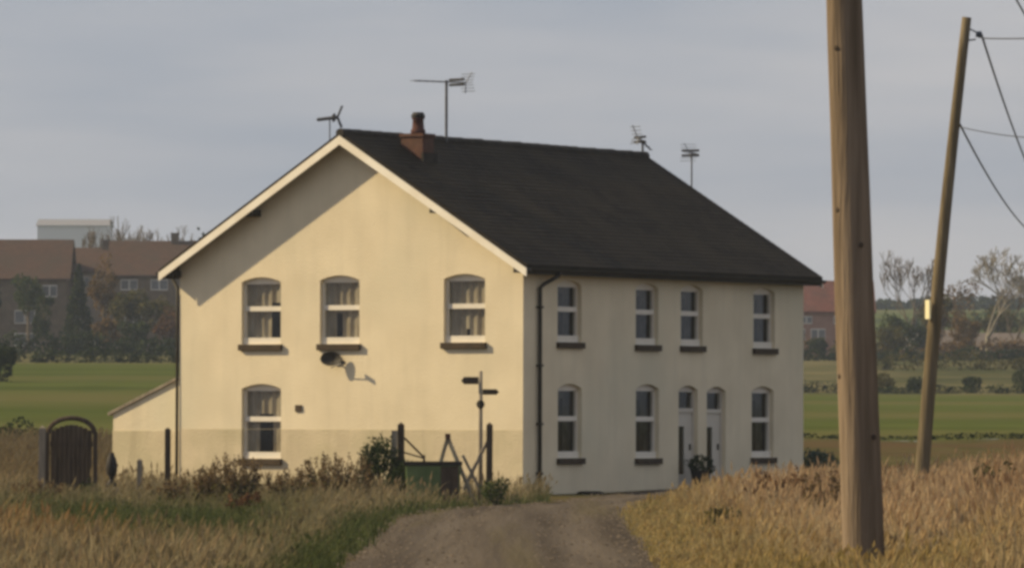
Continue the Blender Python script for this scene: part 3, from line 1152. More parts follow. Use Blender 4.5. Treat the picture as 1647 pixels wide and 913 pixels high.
def leaf_cloud(n, center, rad, size, cols, shell=.6, flat=.6, seedn=0, hole=.25, lump=1.0):
    """n leaf-sized quads through an ellipsoid, pushed about by noise; returns verts, cols"""
    P, C = [], []
    cen = np.array(center)
    k = 0
    while k < n:
        d = rng.normal(size=3)
        d /= np.linalg.norm(d)
        rr = rng.uniform(0, 1) ** (1 / 3) * (1 - shell) + shell * rng.uniform(.75, 1.0)
        nn = noise.noise(Vector(d * 1.7 * lump) + Vector((seedn * 3.1, seedn, 0)))
        n2 = noise.noise(Vector(d * 4.1 * lump) + Vector((seedn * 1.1, 7, seedn)))
        rr *= 1 + .38 * nn + .28 * n2
        if n2 < -hole and rng.random() < .75:
            continue
        p = cen + d * rr * np.array(rad)
        P.append(p)
        t = np.clip(.5 + .9 * noise.noise(Vector(p * (1.2 / max(rad))) + Vector((seedn, 0, 0))) + rng.uniform(-.35, .35), 0, 1)
        c = np.array(cols[0]) * (1 - t) + np.array(cols[1]) * t
        C.append(c)
        k += 1
    P = np.array(P)
    C = np.array(C)
    a = rng.normal(size=(n, 3)); a /= np.linalg.norm(a, axis=1)[:, None]
    b_ = np.cross(a, rng.normal(size=(n, 3))); b_ /= np.linalg.norm(b_, axis=1)[:, None]
    s = size * rng.uniform(.6, 1.4, (n, 1))
    V = np.stack([P - a * s, P - b_ * s * flat, P + a * s, P + b_ * s * flat], 1).reshape(-1, 3)
    return V, np.repeat(C, 4, 0)


def foliage(name, clouds, parent):
    V = np.concatenate([c[0] for c in clouds]); C = np.concatenate([c[1] for c in clouds])
    return npmesh(name, V, np.arange(len(V)), 4, C, 'attr', parent)


GREENS = {'dark': ((.018, .028, .014), (.05, .065, .026)), 'olive': ((.045, .048, .018), (.12, .105, .04)),
          'brown': ((.09, .06, .025), (.20, .13, .055)), 'mid': ((.035, .055, .02), (.09, .11, .04)),
          'teal': ((.03, .055, .045), (.09, .13, .10)), 'weed': ((.09, .06, .03), (.20, .14, .07)),
          'russet': ((.08, .045, .025), (.17, .09, .045))}


def branches(m, p, d, ln, r, depth, spread=.5, up=.12, minr=.012, tips=None):
    q = Vector(p)
    pts = [q.copy()]
    rs = [r]
    dd = Vector(d).normalized()
    for i in range(3):
        dd = (dd + Vector((random.uniform(-1, 1), random.uniform(-1, 1), random.uniform(-.5, 1))) * .13 + Vector((0, 0, up * .5))).normalized()
        q = q + dd * ln / 3
        pts.append(q.copy())
        rs.append(max(minr, r * (1 - .15 * (i + 1))))
    m.tube(pts, rs, n=6 if r > .05 else 4, cap=False)
    if depth == 0:
        if tips is not None:
            tips.append(q)
        return
    for k in range(random.choice((2, 3, 3))):
        nd = (dd + Vector((random.uniform(-1, 1), random.uniform(-1, 1), random.uniform(-.3, .6))) * spread * 1.4 + Vector((0, 0, up))).normalized()
        branches(m, pts[random.choice((2, 3, 3))], nd, ln * random.uniform(.62, .85), max(minr, r * .58), depth - 1, spread, up, minr, tips)


def bare_tree(x, y, ht, label, depth=5, spread=.5, bark='bark', name='bare_tree', group=None, twigs=.012, r=None, up=.12):
    t = empty(name, (x, y, tz(x, y)))
    tr_ = MB()
    r = r or ht * .016
    th = ht * .22
    tr_.tube([(0, 0, -.2), (.03, 0, th * .5), (0, .02, th)], [r * 1.25, r * 1.05, r], n=8, cap=False)
    tr_.build('trunk', bark, t, smooth=True)
    cr_ = MB()
    for k in range(3):
        branches(cr_, (0, 0, th * (.85 + .07 * k)), (random.uniform(-1, 1) * spread, random.uniform(-1, 1) * spread, 1), ht * .27, r * .75, depth, spread, up, twigs)
    cr_.build('crown', bark, t)
    tag(t, label, 'tree', group)
    return t


def leafy_tree(x, y, ht, wd, kind, label, name='leafy_tree', n=1400, size=.16, trunk=.25, group=None, lobes=5, cat='tree', shape='round'):
    t = empty(name, (x, y, tz(x, y)))
    s = random.random() * 50
    m = MB()
    m.tube([(0, 0, -.2), (0, 0, ht * trunk), (.1, 0, ht * .7)], [ht * .022, ht * .018, ht * .006], n=8, cap=False)
    for k in range(6):
        a = random.uniform(0, 6.28)
        z = ht * random.uniform(trunk * .8, .6)
        m.tube([(0, 0, z), (wd * .3 * math.cos(a), wd * .3 * math.sin(a), z + ht * .18)], [ht * .008, ht * .003], n=5, cap=False)
    m.build('trunk', 'bark', t)
    cl = []
    cols = GREENS[kind]
    if shape == 'cone':
        for k in range(7):
            f = k / 6
            cl.append(leaf_cloud(n // 7, (random.uniform(-.1, .1), 0, ht * (.12 + .80 * f)), (wd / 2 * (1 - .85 * f), wd / 2 * (1 - .85 * f), ht * .13), size, cols, seedn=s + k))
    else:
        cl.append(leaf_cloud(n // 3, (0, 0, ht * (trunk + (1 - trunk) * .5)), (wd * .36, wd * .36, ht * (1 - trunk) * .42), size, cols, seedn=s))
        for k in range(lobes):
            a = 6.28 * k / lobes + random.uniform(-.4, .4)
            rr = wd * random.uniform(.18, .32)
            zz = ht * (trunk + (1 - trunk) * random.uniform(.25, .82))
            q = wd * random.uniform(.16, .27)
            cl.append(leaf_cloud(n * 2 // 3 // lobes, (rr * math.cos(a), rr * math.sin(a), zz), (q, q, q * .8 * max(1, ht * .5 / wd)), size, cols, seedn=s + k + 1))
    foliage('crown', cl, t)
    tag(t, label, cat, group)
    return t


def bush(x, y, ht, wd, kind, label, name='bush', n=500, size=.05, z=None, group=None, lump=1.0):
    t = empty(name, (x, y, tz(x, y) if z is None else z))
    m = MB()
    for k in range(7):
        a = random.uniform(0, 6.28)
        m.tube([(0, 0, -.05), (wd * .3 * math.cos(a), wd * .3 * math.sin(a), ht * .75)], [.012 + ht * .008, .005], n=5, cap=False)
    m.build('stems', 'bark', t)
    s = random.random() * 50
    cl = [leaf_cloud(n // 2, (0, 0, ht * .45), (wd * .45, wd * .45, ht * .48), size, GREENS[kind], seedn=s, lump=lump)]
    for k in range(4):
        a = 6.28 * k / 4 + random.uniform(-.5, .5)
        cl.append(leaf_cloud(n // 8, (wd * .28 * math.cos(a), wd * .28 * math.sin(a), ht * random.uniform(.3, .75)), (wd * .22, wd * .22, ht * .25), size, GREENS[kind], seedn=s + k))
    foliage('leaves', cl, t)
    return tag(t, label, 'bush', group)


def weed(x, y, ht, wd, kind, label, nst=26, group=None):
    """tall spiky dried weed: many upright stems with seed tufts"""
    t = empty('tall_weeds', (x, y, tz(x, y)))
    m = MB()
    cl = []
    for k in range(nst):
        a = random.uniform(0, 6.28)
        rr = wd * .5 * random.random() ** .6
        bx, by = rr * .6 * math.cos(a), rr * .6 * math.sin(a)
        hh = ht * random.uniform(.45, 1.0) * (1 - .3 * rr / wd)
        tx, ty = bx * 1.5 + random.uniform(-.08, .08), by * 1.5
        m.tube([(bx, by, -.03), ((bx + tx) / 2, (by + ty) / 2, hh * .55), (tx, ty, hh)], [.010, .007, .004], n=4, cap=False)
        cl.append(leaf_cloud(26, (tx, ty, hh * .82), (.055, .055, hh * .22), .028, GREENS[kind], seedn=k, hole=.9))
        cl.append(leaf_cloud(16, ((bx + tx) / 2, (by + ty) / 2, hh * .4), (.1, .1, hh * .3), .035, GREENS['olive'], seedn=k, hole=.9))
    m.build('stems', 'bark', t)
    foliage('seed_heads', cl, t)
    return tag(t, label, 'weeds', group)


bush(-2.66, 123.5, 1.5, .95, 'dark', 'dark ragged bush beside the pale board in front of the gable', n=2600, size=.035)
bush(-2.15, 122.9, 1.0, .8, 'dark', 'lower dark bush in front of the post at the end of the green tank', n=1800, size=.035)
bush(-.33, 119.5, .62, .6, 'mid', 'small olive shrub at the edge of the track below the house corner', n=700, size=.03)
bush(7.55, 148, .85, 1.0, 'teal', 'rounded blue green shrub at the far corner of the house', n=1500, size=.035)
pot = empty('plant_pot', hw(.35, 7.45, .0), -YAW)
tag(pot, 'dark bushy potted plant beside the front door', 'potted plant')
m = MB()
m.tube([(0, 0, .10), (0, 0, .5), (0, 0, .54)], [.16, .23, .24], n=16)
m.build('pot', 'black', pot, smooth=False)
foliage('plant', [leaf_cloud(600, (0, 0, .68), (.34, .34, .22), .035, GREENS['dark'], seedn=3, hole=.8)], pot)
m = MB()
m.box(-.3, .3, -.5, .5, -.2, .1)
tag(m.build('stone_slab', 'greywood', loc=hw(.42, 7.45, 0)), 'low grey slab under the dark potted plant', 'slab')
weed(-3.35, 117, 1.15, 1.5, 'weed', 'clump of tall dark brown weeds in front of the gable wall', 70)
weed(-5.4, 118, 1.15, 1.2, 'weed', 'clump of dark weeds below the left ground floor window', 56)
weed(-4.3, 118.5, .8, 1.2, 'weed', 'lower straggly brown weeds between the two dark clumps', 40)
weed(-6.1, 119, .9, .9, 'weed', 'straggly weeds left of the ground floor gable window', 36)
weed(-4.9, 112, .5, .8, 'russet', 'low reddish weeds in the left verge', 26)
weed(-6.8, 121, .55, .9, 'weed', 'thin weeds at the foot of the left drainpipe', 24)
weed(-9.3, 118, .6, 1.2, 'weed', 'brown weeds below the arched gate', 30)
bush(-8.75, 124.2, .55, .5, 'dark', 'low dark shrub at the foot of the arched gate', n=400, size=.03)
weed(4.1, 98, .9, .8, 'russet', 'reddish dead stalks on the bank right of the track', 30)
weed(4.7, 90, .95, 1.0, 'weed', 'brown seeded weeds on the bank just left of the thick pole', 40)
weed(7.4, 92, .9, .9, 'olive', 'olive weeds between the two poles', 34)
weed(6.6, 82, .75, .9, 'russet', 'russet weeds low on the bank right of the thick pole', 34)
weed(2.9, 84, .6, .7, 'olive', 'olive weeds on the bank near the track edge', 30)
weed(5.3, 106, .9, 1.0, 'russet', 'dark russet stalks on the bank below the shaded wall', 34)

# ------------------------------------------------------------ village on the rise
VB = mat("village_brick", (0.12, 0.09, 0.065), (0.17, 0.13, 0.095), scale=1.2, rough=0.9)
VP = mat("village_render", (0.42, 0.36, 0.31), (0.5, 0.44, 0.38), scale=.6, rough=0.9)
VR = tile_mat("village_tiles", (0.078, 0.050, 0.038), (0.10, 0.062, 0.046), (0.07, 0.052, 0.04), .4, .35)
VR2 = tile_mat("red_village_tiles", (0.13, 0.055, 0.045), (0.16, 0.07, 0.055), (0.09, 0.05, 0.04), .4, .35)
VG = tile_mat("grey_village_tiles", (0.15, 0.125, 0.11), (0.18, 0.15, 0.13), (0.12, 0.105, 0.095), .4, .35)
VW = mat("village_window_white", (0.6, 0.57, 0.53), rough=0.6)
VGL = mat("village_glass", (0.12, 0.12, 0.125), rough=0.15, spec=.6)


def village_house(x0, x1, y, dep, eave, ridge, wallm, roofm, label, wins=(), chim=(), name='village_house', cat='house', gable=False, doors=()):
    """heights above sea; front at world y facing the camera"""
    zb = min(tz(x0, y), tz(x1, y)) - .4
    t = empty(name, ((x0 + x1) / 2, y, zb))
    cx = (x0 + x1) / 2
    hx = (x1 - x0) / 2
    e, r = eave - zb, ridge - zb
    m = MB()
    if gable:
        m.add([(-hx, 0, 0), (hx, 0, 0), (hx, 0, e), (0, 0, r), (-hx, 0, e), (-hx, dep, 0), (hx, dep, 0), (hx, dep, e), (0, dep, r), (-hx, dep, e)],
              [(0, 1, 2, 3, 4), (9, 8, 7, 6, 5), (0, 5, 6, 1), (1, 6, 7, 2), (5, 0, 4, 9)])
    else:
        m.add([(-hx, 0, 0), (hx, 0, 0), (hx, dep, 0), (-hx, dep, 0), (-hx, 0, e), (hx, 0, e), (hx, dep, e), (-hx, dep, e), (-hx, dep / 2, r - .05), (hx, dep / 2, r - .05)],
              [(0, 1, 5, 4), (2, 3, 7, 6), (1, 2, 6, 9, 5), (3, 0, 4, 8, 7)])
    m.build('wall', wallm, t)
    m = MB()
    o = .35
    if gable:
        s = (r - e) / hx
        for q in (-1, 1):
            pts = [(q * (hx + o), -o, e - o * s + .12), (0, -o, r + .12), (0, dep + o, r + .12), (q * (hx + o), dep + o, e - o * s + .12)]
            m.poly(pts, [(0, 0), (hx, 0), (hx, dep), (0, dep)])
            m.poly([(p[0], p[1], p[2] - .14) for p in pts][::-1])
            m.poly([pts[0], pts[1], (0, -o, r - .02), (q * (hx + o), -o, e - o * s - .02)])
    else:
        s = (r - e) / (dep / 2)
        for q in (0, 1):
            yo = -o if q == 0 else dep + o
            pts = [(-hx - o, yo, e - o * s + .12), (hx + o, yo, e - o * s + .12), (hx + o, dep / 2, r + .12), (-hx - o, dep / 2, r + .12)]
            L = math.hypot(dep / 2, r - e)
            m.poly(pts, [(0, 0), (2 * hx, 0), (2 * hx, L), (0, L)])
            m.poly([(p[0], p[1], p[2] - .16) for p in pts][::-1])
            m.poly([pts[0], pts[1], (pts[1][0], pts[1][1], pts[1][2] - .16), (pts[0][0], pts[0][1], pts[0][2] - .16)])
        for k in range(int((x1 - x0) / 1.5)):
            pass
    ro = m.build('roof', roofm, t)
    for (wx, wz, ww, wh) in wins:
        f = MB()
        f.box(wx - cx - ww / 2, wx - cx + ww / 2, -.06, -.002, wz - zb - wh / 2, wz - zb + wh / 2)
        fo = f.build('window', VW, t)
        g = MB()
        for s_ in (-1, 1):
            a = wx - cx + s_ * ww / 4
            g.box(a - ww / 4 + .07, a + ww / 4 - .05, -.072, -.062, wz - zb - wh / 2 + .1, wz - zb + wh / 2 - .1)
        g.build('pane', VGL, fo)
    for (wx, ww, wh) in doors:
        f = MB()
        f.box(wx - cx - ww / 2, wx - cx + ww / 2, -.06, -.002, .4, .4 + wh)
        f.build('door', 'oldwood', t)
    for c_ in chim:
        f = MB()
        f.box(c_ - cx - .35, c_ - cx + .35, dep / 2 - .45, dep / 2 + .45, r - .4, r + .75)
        f.box(c_ - cx - .42, c_ - cx + .42, dep / 2 - .5, dep / 2 + .5, r + .75, r + .85)
        f.build('chimney', VB, ro)
    tag(t, label, cat)
    return t


village_house(-66, -41.4, 562, 9, 14.6, 18.1, VB, VR, 'long brown roofed terrace at the far left above the field',
              [(-45.3, 10.9, 1.9, 1.25), (-45.3, 8.8, 1.9, 1.2), (-49.5, 10.9, 1.9, 1.25), (-49.5, 8.8, 1.9, 1.2), (-54, 10.9, 1.9, 1.25), (-59, 10.9, 1.9, 1.25), (-43.0, 13.3, 1.4, 1.1)], chim=())
village_house(-41.2, -37.6, 568, 8, 15.3, 17.5, VP, VR, 'pale walled house with brown roof between the two long terraces',
              [(-40.2, 14.3, 1.0, 1.0)], chim=(-38.4,))
village_house(-37.4, -25.5, 562, 9, 14.9, 18.0, VB, VR, 'brown roofed terrace partly hidden by the gable of the cream house',
              [(-35.6, 13.9, 1.6, 1.0), (-32.8, 13.9, 1.6, 1.0), (-30, 13.9, 1.5, 1.0), (-35.2, 10.5, 1.6, 1.2)], chim=(-31.6,))
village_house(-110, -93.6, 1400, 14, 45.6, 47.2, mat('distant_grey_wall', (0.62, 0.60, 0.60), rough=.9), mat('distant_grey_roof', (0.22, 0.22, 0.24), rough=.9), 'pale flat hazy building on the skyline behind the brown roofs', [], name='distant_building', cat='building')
village_house(28.0, 37.0, 620, 8, 12.7, 15.7, mat("pink_brick", (0.25, 0.14, 0.11), (0.31, 0.19, 0.15), scale=1.5, rough=.9), VR2,
              'red roofed brick house seen past the end of the cream house',
              [(29.6, 9.9, 1.0, 1.8), (31.4, 9.9, 1.5, 1.8), (30.2, 11.7, 1.2, .8), (33.6, 11.7, 1.2, .8), (34.8, 9.9, 1.3, 1.5)], chim=())
village_house(39.7, 42.0, 615, 5, 9.8, 11.0, VP, VG, 'small white cottage gable between the two poles', [(40.9, 9.2, .8, .8)], gable=True)
village_house(43.6, 47.4, 618, 6, 9.0, 10.6, mat("fawn_wall", (0.30, 0.25, 0.2), (0.36, 0.3, 0.24), scale=.8, rough=.9), VG,
              'low grey roofed building right of the leaning pole', [(45, 8.5, .8, .7)], gable=False)
village_house(48.6, 60, 624, 6, 9.2, 10.4, mat("dull_wall", (0.22, 0.18, 0.15), (0.28, 0.24, 0.19), scale=.8, rough=.9), VG,
              'long low outbuilding behind the spreading bare tree', [], name='outbuilding', cat='outbuilding')

TG = 'trees in front of the village houses'
leafy_tree(-39.1, 545, 7.4, 3.6, 'dark', 'dark green pointed conifer in front of the village roofs', 'conifer', n=2200, size=.2, shape='cone', trunk=.05, group=TG)
leafy_tree(-37.0, 548, 9.6, 3.2, 'brown', 'tall thin tree with brown autumn leaves right of the conifer', n=1700, size=.15, group=TG, trunk=.2)
leafy_tree(-34.3, 540, 6.0, 4.2, 'olive', 'olive leaved tree in front of the right hand terrace', n=1700, size=.17, group=TG)
leafy_tree(-31.5, 538, 5.2, 3.6, 'olive', 'smaller olive tree close to the gable of the cream house', n=1500, size=.17, group=TG)
leafy_tree(-35.3, 528, 3.6, 3.0, 'brown', 'low yellow brown tree at the edge of the field', n=1100, size=.15, trunk=.1, group=TG)
leafy_tree(-32.6, 522, 2.8, 3.4, 'dark', 'low dark tree beside the cream house above the field', n=1100, size=.15, trunk=.08, group=TG)
leafy_tree(-30.0, 530, 4.2, 3.0, 'russet', 'reddish brown tree next to the left corner of the cream house', n=1200, size=.15, trunk=.1, group=TG)
leafy_tree(-41.9, 540, 5.6, 2.4, 'dark', 'narrow dark tree at the right end of the left terrace', n=1300, size=.16, trunk=.08, group=TG)
leafy_tree(-44.4, 555, 7.3, 3.6, 'mid', 'rounded green tree hiding the upper wall of the left terrace', n=1500, size=.17, trunk=.45, group=TG)
leafy_tree(-47.8, 553, 7.4, 3.0, 'dark', 'dark tree at the left picture edge before the terrace', n=1400, size=.17, trunk=.45, group=TG)
leafy_tree(-29.0, 575, 12.2, 5.4, 'dark', 'dark treetop showing just above the left roof verge', n=1700, size=.2, group=TG)
for i, (x, y, h, lb) in enumerate([(-40.3, 600, 11.6, 'tall faint bare tree rising left of the pair behind the roofs'),
                                   (-38.5, 600, 11.2, 'tall faint bare tree rising right of the conifer behind the roofs'),
                                   (-36.6, 610, 10.6, 'thin bare tree behind the right hand terrace roof'),
                                   (-35.3, 612, 10.4, 'slender bare tree beside the thin bare one behind the terrace'),
                                   (-33.6, 608, 10.9, 'bare tree rising above the roof next to the gable')]):
    bare_tree(x, y, h, lb, depth=5, spread=.34, twigs=.022, group='bare trees behind the roofs')

RG = 'trees beyond the right hand field'
bare_tree(47.2, 600, 10.2, 'wide spreading bare tree with pale trunk right of the leaning pole', depth=6, spread=.75, bark='palebark', twigs=.028, r=.2, up=.05)
bare_tree(50.5, 606, 7.5, 'smaller bare tree at the right picture edge', depth=5, spread=.6, bark='bark', twigs=.025)
leafy_tree(37.6, 600, 4.8, 3.6, 'mid', 'green tree just right of the thick pole', n=1300, size=.17, trunk=.12, group=RG)
leafy_tree(39.6, 590, 3.6, 2.8, 'dark', 'dark green tree between the poles before the white cottage', n=1100, size=.15, trunk=.1, group=RG)
leafy_tree(42.0, 597, 6.2, 2.8, 'brown', 'brown leaved tree behind the leaning pole', n=1200, size=.15, trunk=.15, group=RG)
leafy_tree(33.0, 585, 2.6, 4.6, 'olive', 'low olive tree before the red roofed house', n=1300, size=.16, trunk=.05, group=RG)
leafy_tree(29.6, 584, 2.3, 2.4, 'dark', 'low dark tree touching the end of the cream house', n=800, size=.14, trunk=.05, group=RG)
for (x, y, h, w_, k, lb) in ((36.2, 575, 3.6, 3.6, 'olive', 'low olive tree hidden partly by the thick pole'),
                             (44.2, 588, 4.2, 3.4, 'brown', 'brown tree just right of the leaning pole above the hedge'),
                             (53.6, 590, 4.6, 4.4, 'russet', 'russet brown tree at the right edge above the dark hedge'),
                             (48.8, 660, 8.0, 5.4, 'brown', 'brown leaved tree behind the wide bare tree')):
    leafy_tree(x, y, h, w_, k, lb, n=1300, size=.15, trunk=.1, group=RG)
bare_tree(41.5, 630, 10.0, 'thin bare tree behind the white cottage', depth=5, spread=.5, twigs=.025)
leafy_tree(44.8, 640, 6.5, 4.4, 'olive', 'olive tree on the slope behind the low grey roof', n=1300, size=.18, trunk=.2, group=RG)
leafy_tree(51.5, 640, 5.5, 5.0, 'olive', 'olive tree on the slope at the right picture edge', n=1300, size=.18, trunk=.2, group=RG)


def hedge(pts, ht, wd, kind, label, n, size, name='hedge', gap=.0):
    t = empty(name, (pts[0][0], pts[0][1], tz(*pts[0])))
    cl = []
    tot = sum(math.dist(pts[i], pts[i + 1]) for i in range(len(pts) - 1))
    x0, y0 = pts[0]
    z0 = tz(x0, y0)
    for i in range(len(pts) - 1):
        L = math.dist(pts[i], pts[i + 1])
        k = max(1, int(L / (wd * .9)))
        for j in range(k):
            f = (j + random.random()) / k
            x = pts[i][0] + (pts[i + 1][0] - pts[i][0]) * f
            y = pts[i][1] + (pts[i + 1][1] - pts[i][1]) * f
            if random.random() < gap:
                continue
            h = ht * random.uniform(.55, 1.2)
            cl.append(leaf_cloud(max(8, int(n * (L / k) / tot)), (x - x0, y - y0, tz(x, y) - z0 + h * .42), (wd * .75, wd * .5, h * .55), size, GREENS[kind], seedn=j * 1.7 + i, hole=.5))
    foliage('leaves', cl, t)
    return tag(t, label, 'hedge')


hedge([(-70, 424), (-22, 424)], 1.1, 1.2, 'dark', 'dark hedge along the far side of the left hand field', 7000, .12)
hedge([(-62, 500), (-26, 505)], 2.0, 2.0, 'dark', 'thick dark hedge below the village houses', 6000, .17)
hedge([(17, 424), (60, 424)], .8, 1.1, 'dark', 'thin dark hedge along the far side of the right hand field', 6500, .09)
hedge([(26, 566), (70, 570)], 1.3, 1.6, 'dark', 'dark hedge above the pale strip beyond the right hand field', 6000, .15)
hedge([(30, 515), (66, 524)], 1.5, 2.2, 'olive', 'ragged olive hedge crossing the pale strip', 5200, .13, gap=.25)
hedge([(29, 592), (68, 596)], 2.0, 2.2, 'brown', 'tall brown hedge in front of the low cottages', 9000, .15, gap=.12)
hedge([(7.5, 202), (24, 201)], .20, .5, 'dark', 'low dark hedge on the near edge of the right hand field', 3800, .04)
hedge([(-26, 196), (-14.6, 197)], .75, .8, 'dark', 'low dark hedge at the left picture edge behind the arched gate', 3200, .06)
hedge([(60, 1180), (180, 1220)], 3, 7, 'dark', 'distant dark hedgerow on the hillside', 5000, .6)
hedge([(58, 860), (130, 872)], 2.2, 4, 'mid', 'green hedgerow partway up the hillside', 4000, .35)
bush(-27.9, 330, 2.1, 1.9, 'dark', 'round dark bush standing in the left hand field', n=1600, size=.09, name='field_bush')
FB = 'bushes on the far edge of the right hand field'
for (x, y, h, wd_, k, lb) in ((26.4, 428, 1.5, 1.6, 'olive', 'upright olive bush just right of the thick pole'),
                              (28.6, 428, 1.2, 1.5, 'dark', 'dark bush just left of the leaning pole'),
                              (32.6, 428, 1.25, 1.5, 'dark', 'dark bush alone on the field edge right of the leaning pole'),
                              (36.0, 426, 1.9, 1.6, 'dark', 'dark bush at the right edge of the picture')):
    bush(x, y, h, wd_, k, lb, n=900, size=.08, group=FB)


# ------------------------------------------------------------ grass
def in_house(x, y):
    c, s = math.cos(YAW), math.sin(YAW)
    dx, dy = x - X0, y - Y0
    lx = dx * c - dy * s
    ly = dx * s + dy * c
    return (lx > -11.5) & (lx < 0.35) & (ly > -.25) & (ly < LEN + .3)


def pnoise(x, y, s, o=0.0):
    return np.array([noise.noise((a * s + o, b_ * s, o)) for a, b_ in zip(x, y)])


def blades(name, x, y, ht, wd, cols, lean, label, plume=0.0, cat='grass'):
    n = len(x)
    z = TZ(x, y)
    base = np.stack([x, y, z - .02], 1)
    az = rng.uniform(0, 2 * np.pi, n)
    face = rng.uniform(-1.0, 1.0, n)
    side = np.stack([np.cos(face), np.sin(face), np.zeros(n)], 1)
    ln = lean * rng.uniform(.2, 1.3, n) * ht
    dirv = np.stack([np.cos(az), np.sin(az), np.zeros(n)], 1)
    dirv[:, 0] += .35
    up = np.array([0, 0, 1.0])
    V = []
    for t, wf in ((0, 1.0), (.45, .85), (.8, .6), (1.0, .12)):
        p = base + up * (ht * (t - .12 * t * t))[:, None] + dirv * (ln * t * t)[:, None]
        h = side * (wd * wf / 2)[:, None]
        V += [p - h, p + h]
    tip = V[-1]
    V = np.stack(V, 1).reshape(-1, 3)
    idx = np.arange(n)[:, None] * 8
    F = np.concatenate([idx + np.array([0, 1, 3, 2]), idx + np.array([2, 3, 5, 4]), idx + np.array([4, 5, 7, 6])], 1).reshape(-1)
    C = np.repeat(cols, 8, 0)
    if plume > 0:
        k = np.where(rng.random(n) < plume)[0]
        m_ = len(k)
        pt = tip[k]
        d = dirv[k] * .35 + up
        d /= np.linalg.norm(d, axis=1)[:, None]
        L = (ht[k] * rng.uniform(.16, .28, m_))[:, None]
        wv = side[k] * (rng.uniform(.014, .03, m_))[:, None]
        w2 = np.cross(d, side[k]) * (rng.uniform(.014, .03, m_))[:, None]
        Vs = []
        for wq in (wv, w2):
            Vs += [pt - d * L * .4, pt + wq, pt + d * L * .8, pt - wq]
        V2 = np.stack(Vs, 1).reshape(-1, 3)
        C2 = np.repeat(cols[k] * np.array([1.15, 1.08, 1.05]), 8, 0)
        F = np.concatenate([F, len(V) + np.arange(len(V2))])
        V = np.concatenate([V, V2])
        C = np.concatenate([C, C2])
    o = npmesh(name, V, F, 4, np.clip(C, 0, 1), 'stem')
    return stuff(o, label, cat)


def mixc(a, b_, t):
    t = np.clip(t, 0, 1)[:, None]
    return np.array(a) * (1 - t) + np.array(b_) * t


# right hand bank
n = 150000
y = 50 + (186 - 50) * rng.random(n) ** 1.25
x = rng.uniform(0, 1, n) * (0.100 * y + 2.5)
l, r = track_edges(y)
edge = x - r
nz1 = pnoise(x, y, .45, 3.0)
nz2 = pnoise(x, y, 1.4, 9.0)
keep = (edge + .25 * nz2 > .02) & ~in_house(x, y) & (rng.random(n) < .12 + 1.0 * ss(-.4, .35, .6 * nz1 + nz2)) & ~((y > 139) & (x < 7.2))
keep &= ~((y > 131) & (edge < .6) & (x < 7))
x, y, edge, nz1, nz2 = x[keep], y[keep], edge[keep], nz1[keep], nz2[keep]
n = len(x)
ht = (0.14 + .31 * ss(0, 1.6, edge)) * (1 + .45 * nz1 + .75 * nz2) * rng.uniform(.5, 1.3, n)
ht *= 1 - .45 * ss(136, 165, y)
# short green turf round the foot of the thick pole
near = np.exp(-(((x - 3.55) / .9) ** 2 + ((y - 55.5) / 5.5) ** 2))
ht *= 1 - .62 * near
c = mixc((.33, .25, .15), (.45, .355, .225), .5 + nz2 * .9 + rng.uniform(-.4, .4, n))
c = c * (1 - .75 * ss(.1, .5, nz1)[:, None]) + mixc((.26, .175, .10), (.21, .14, .08), rng.random(n)) * (.75 * ss(.1, .5, nz1))[:, None]
g = (1 - ss(.3, 2.3, edge)) * .75 + near * .9
g = np.clip(g * (.7 + .7 * nz2 + .3), 0, 1)
c = c * (1 - g[:, None]) + mixc((.24, .20, .075), (.38, .30, .13), rng.random(n)) * g[:, None]
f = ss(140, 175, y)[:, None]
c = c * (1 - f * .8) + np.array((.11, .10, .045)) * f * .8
wd_ = rng.uniform(.008, .018, n) * (.8 + y / 260)
blades('dry_grass', x, y, np.maximum(ht, .05), wd_, c, .45, 'tall tan dry grass on the bank beyond the track', plume=.35)

# left hand verge
n = 150000
y = 50 + (200 - 50) * rng.random(n) ** 1.25
x = -rng.uniform(0, 1, n) * (0.100 * y + 2.5) + .8
l, r = track_edges(y)
edge = l - x
nz1 = pnoise(x, y, .4, 13.0)
nz2 = pnoise(x, y, 1.3, 19.0)
keep = (edge + .3 * nz2 > .02) & ~in_house(x, y) & (rng.random(n) < .15 + 1.0 * ss(-.4, .35, .6 * nz1 + nz2))
keep &= ~((y > 134) & (x > -7))
x, y, edge, nz1, nz2 = x[keep], y[keep], edge[keep], nz1[keep], nz2[keep]
n = len(x)
ht = (0.17 + .28 * ss(.1, 1.3, edge)) * (1 + .45 * nz1 + .75 * nz2) * rng.uniform(.5, 1.3, n)
ht *= 1 - .12 * ss(100, 118, y)
c = mixc((.17, .15, .08), (.29, .24, .145), .5 + nz2 * .9 + rng.uniform(-.4, .4, n))
# green patches
g1 = np.exp(-(((x / y + .062) / .026) ** 4 + ((y - 96) / 22) ** 4)) * 1.1
g2 = (1 - ss(.3, 1.0, edge)) * 1.1  # green along the track edge, darkened to stand for the verge's shadow
g = np.clip(np.maximum(g1, g2) * (.75 + .8 * nz2 + .15), 0, 1)
c = c * (1 - g[:, None]) + mixc((.045, .062, .022), (.095, .115, .045), rng.random(n)) * g[:, None]
ht *= 1 - .6 * g1
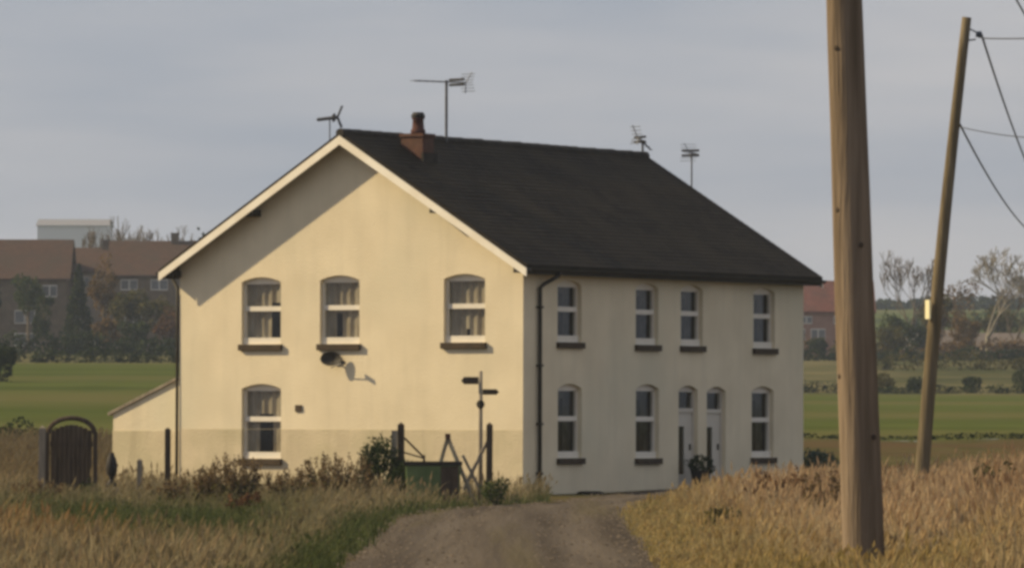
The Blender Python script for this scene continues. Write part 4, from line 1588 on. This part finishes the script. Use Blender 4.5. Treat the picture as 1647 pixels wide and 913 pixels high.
# rusty tufts towards the near left
g3 = np.exp(-(((x + 6.0) / 1.0) ** 2 + ((y - 76) / 9) ** 2))
c = c * (1 - .8 * g3[:, None]) + np.array((.28, .18, .08)) * .8 * g3[:, None]
ht *= 1 + .6 * g3
f = ss(124, 150, y)[:, None]
c = c * (1 - f * .75) + np.array((.13, .10, .055)) * f * .75
wd_ = rng.uniform(.008, .018, n) * (.8 + y / 260)
blades('verge_grass', x, y, np.maximum(ht, .04), wd_, c, .5, 'rough olive and tan grass on the verge beside the gable', plume=.2)

# loose stones on the track
V_, F_, C_ = [], [], []
OCT = np.array([(1, 0, 0), (0, 1, 0), (-1, 0, 0), (0, -1, 0), (0, 0, 1), (0, 0, -.3)], float)
OF = [(0, 1, 4), (1, 2, 4), (2, 3, 4), (3, 0, 4)]
for k in range(3200):
    yy_ = 60 + 75 * random.random() ** 1.2
    l_, r_ = track_edges(yy_)
    u = random.random()
    if random.random() < .6:
        u = random.choice((random.gauss(.03, .05), random.gauss(.97, .05), random.gauss(.5, .09)))
    xx = l_ + (r_ - l_) * u
    sz = random.uniform(.012, .035) * (1.4 if random.random() < .1 else 1)
    o_ = len(V_) * 6
    V_.append(OCT * sz * np.array([1, random.uniform(.7, 1.3), .7]) + np.array([xx, yy_, tz(xx, yy_) + .05]))
    F_ += [i + o_ for f in OF for i in f]
    g_ = random.uniform(.08, .20)
    C_ += [(g_, g_ * .82, g_ * .64)] * 6
stuff(npmesh('gravel', np.concatenate(V_), np.array(F_), 3, np.array(C_), 'attr'), 'loose pale stones scattered over the track', 'gravel')

# ------------------------------------------------------------ haze
hb = MB()
hb.box(-700, 700, -40, 3000, -2, 75)
hz = hb.build('haze', 'wire')
hm = bpy.data.materials.new('haze_air')
hm.use_nodes = True
n_ = hm.node_tree
n_.nodes.remove(n_.nodes['Principled BSDF'])
pv = n_.nodes.new("ShaderNodeVolumePrincipled")
pv.inputs['Color'].default_value = (0.70, 0.82, 1.0, 1)
pv.inputs['Density'].default_value = 0.00017
pv.inputs['Anisotropy'].default_value = 0.2
n_.links.new(pv.outputs[0], n_.nodes['Material Output'].inputs['Volume'])
hz.data.materials.clear()
hz.data.materials.append(hm)
stuff(hz, 'thin pale air softening the far hills', 'haze')
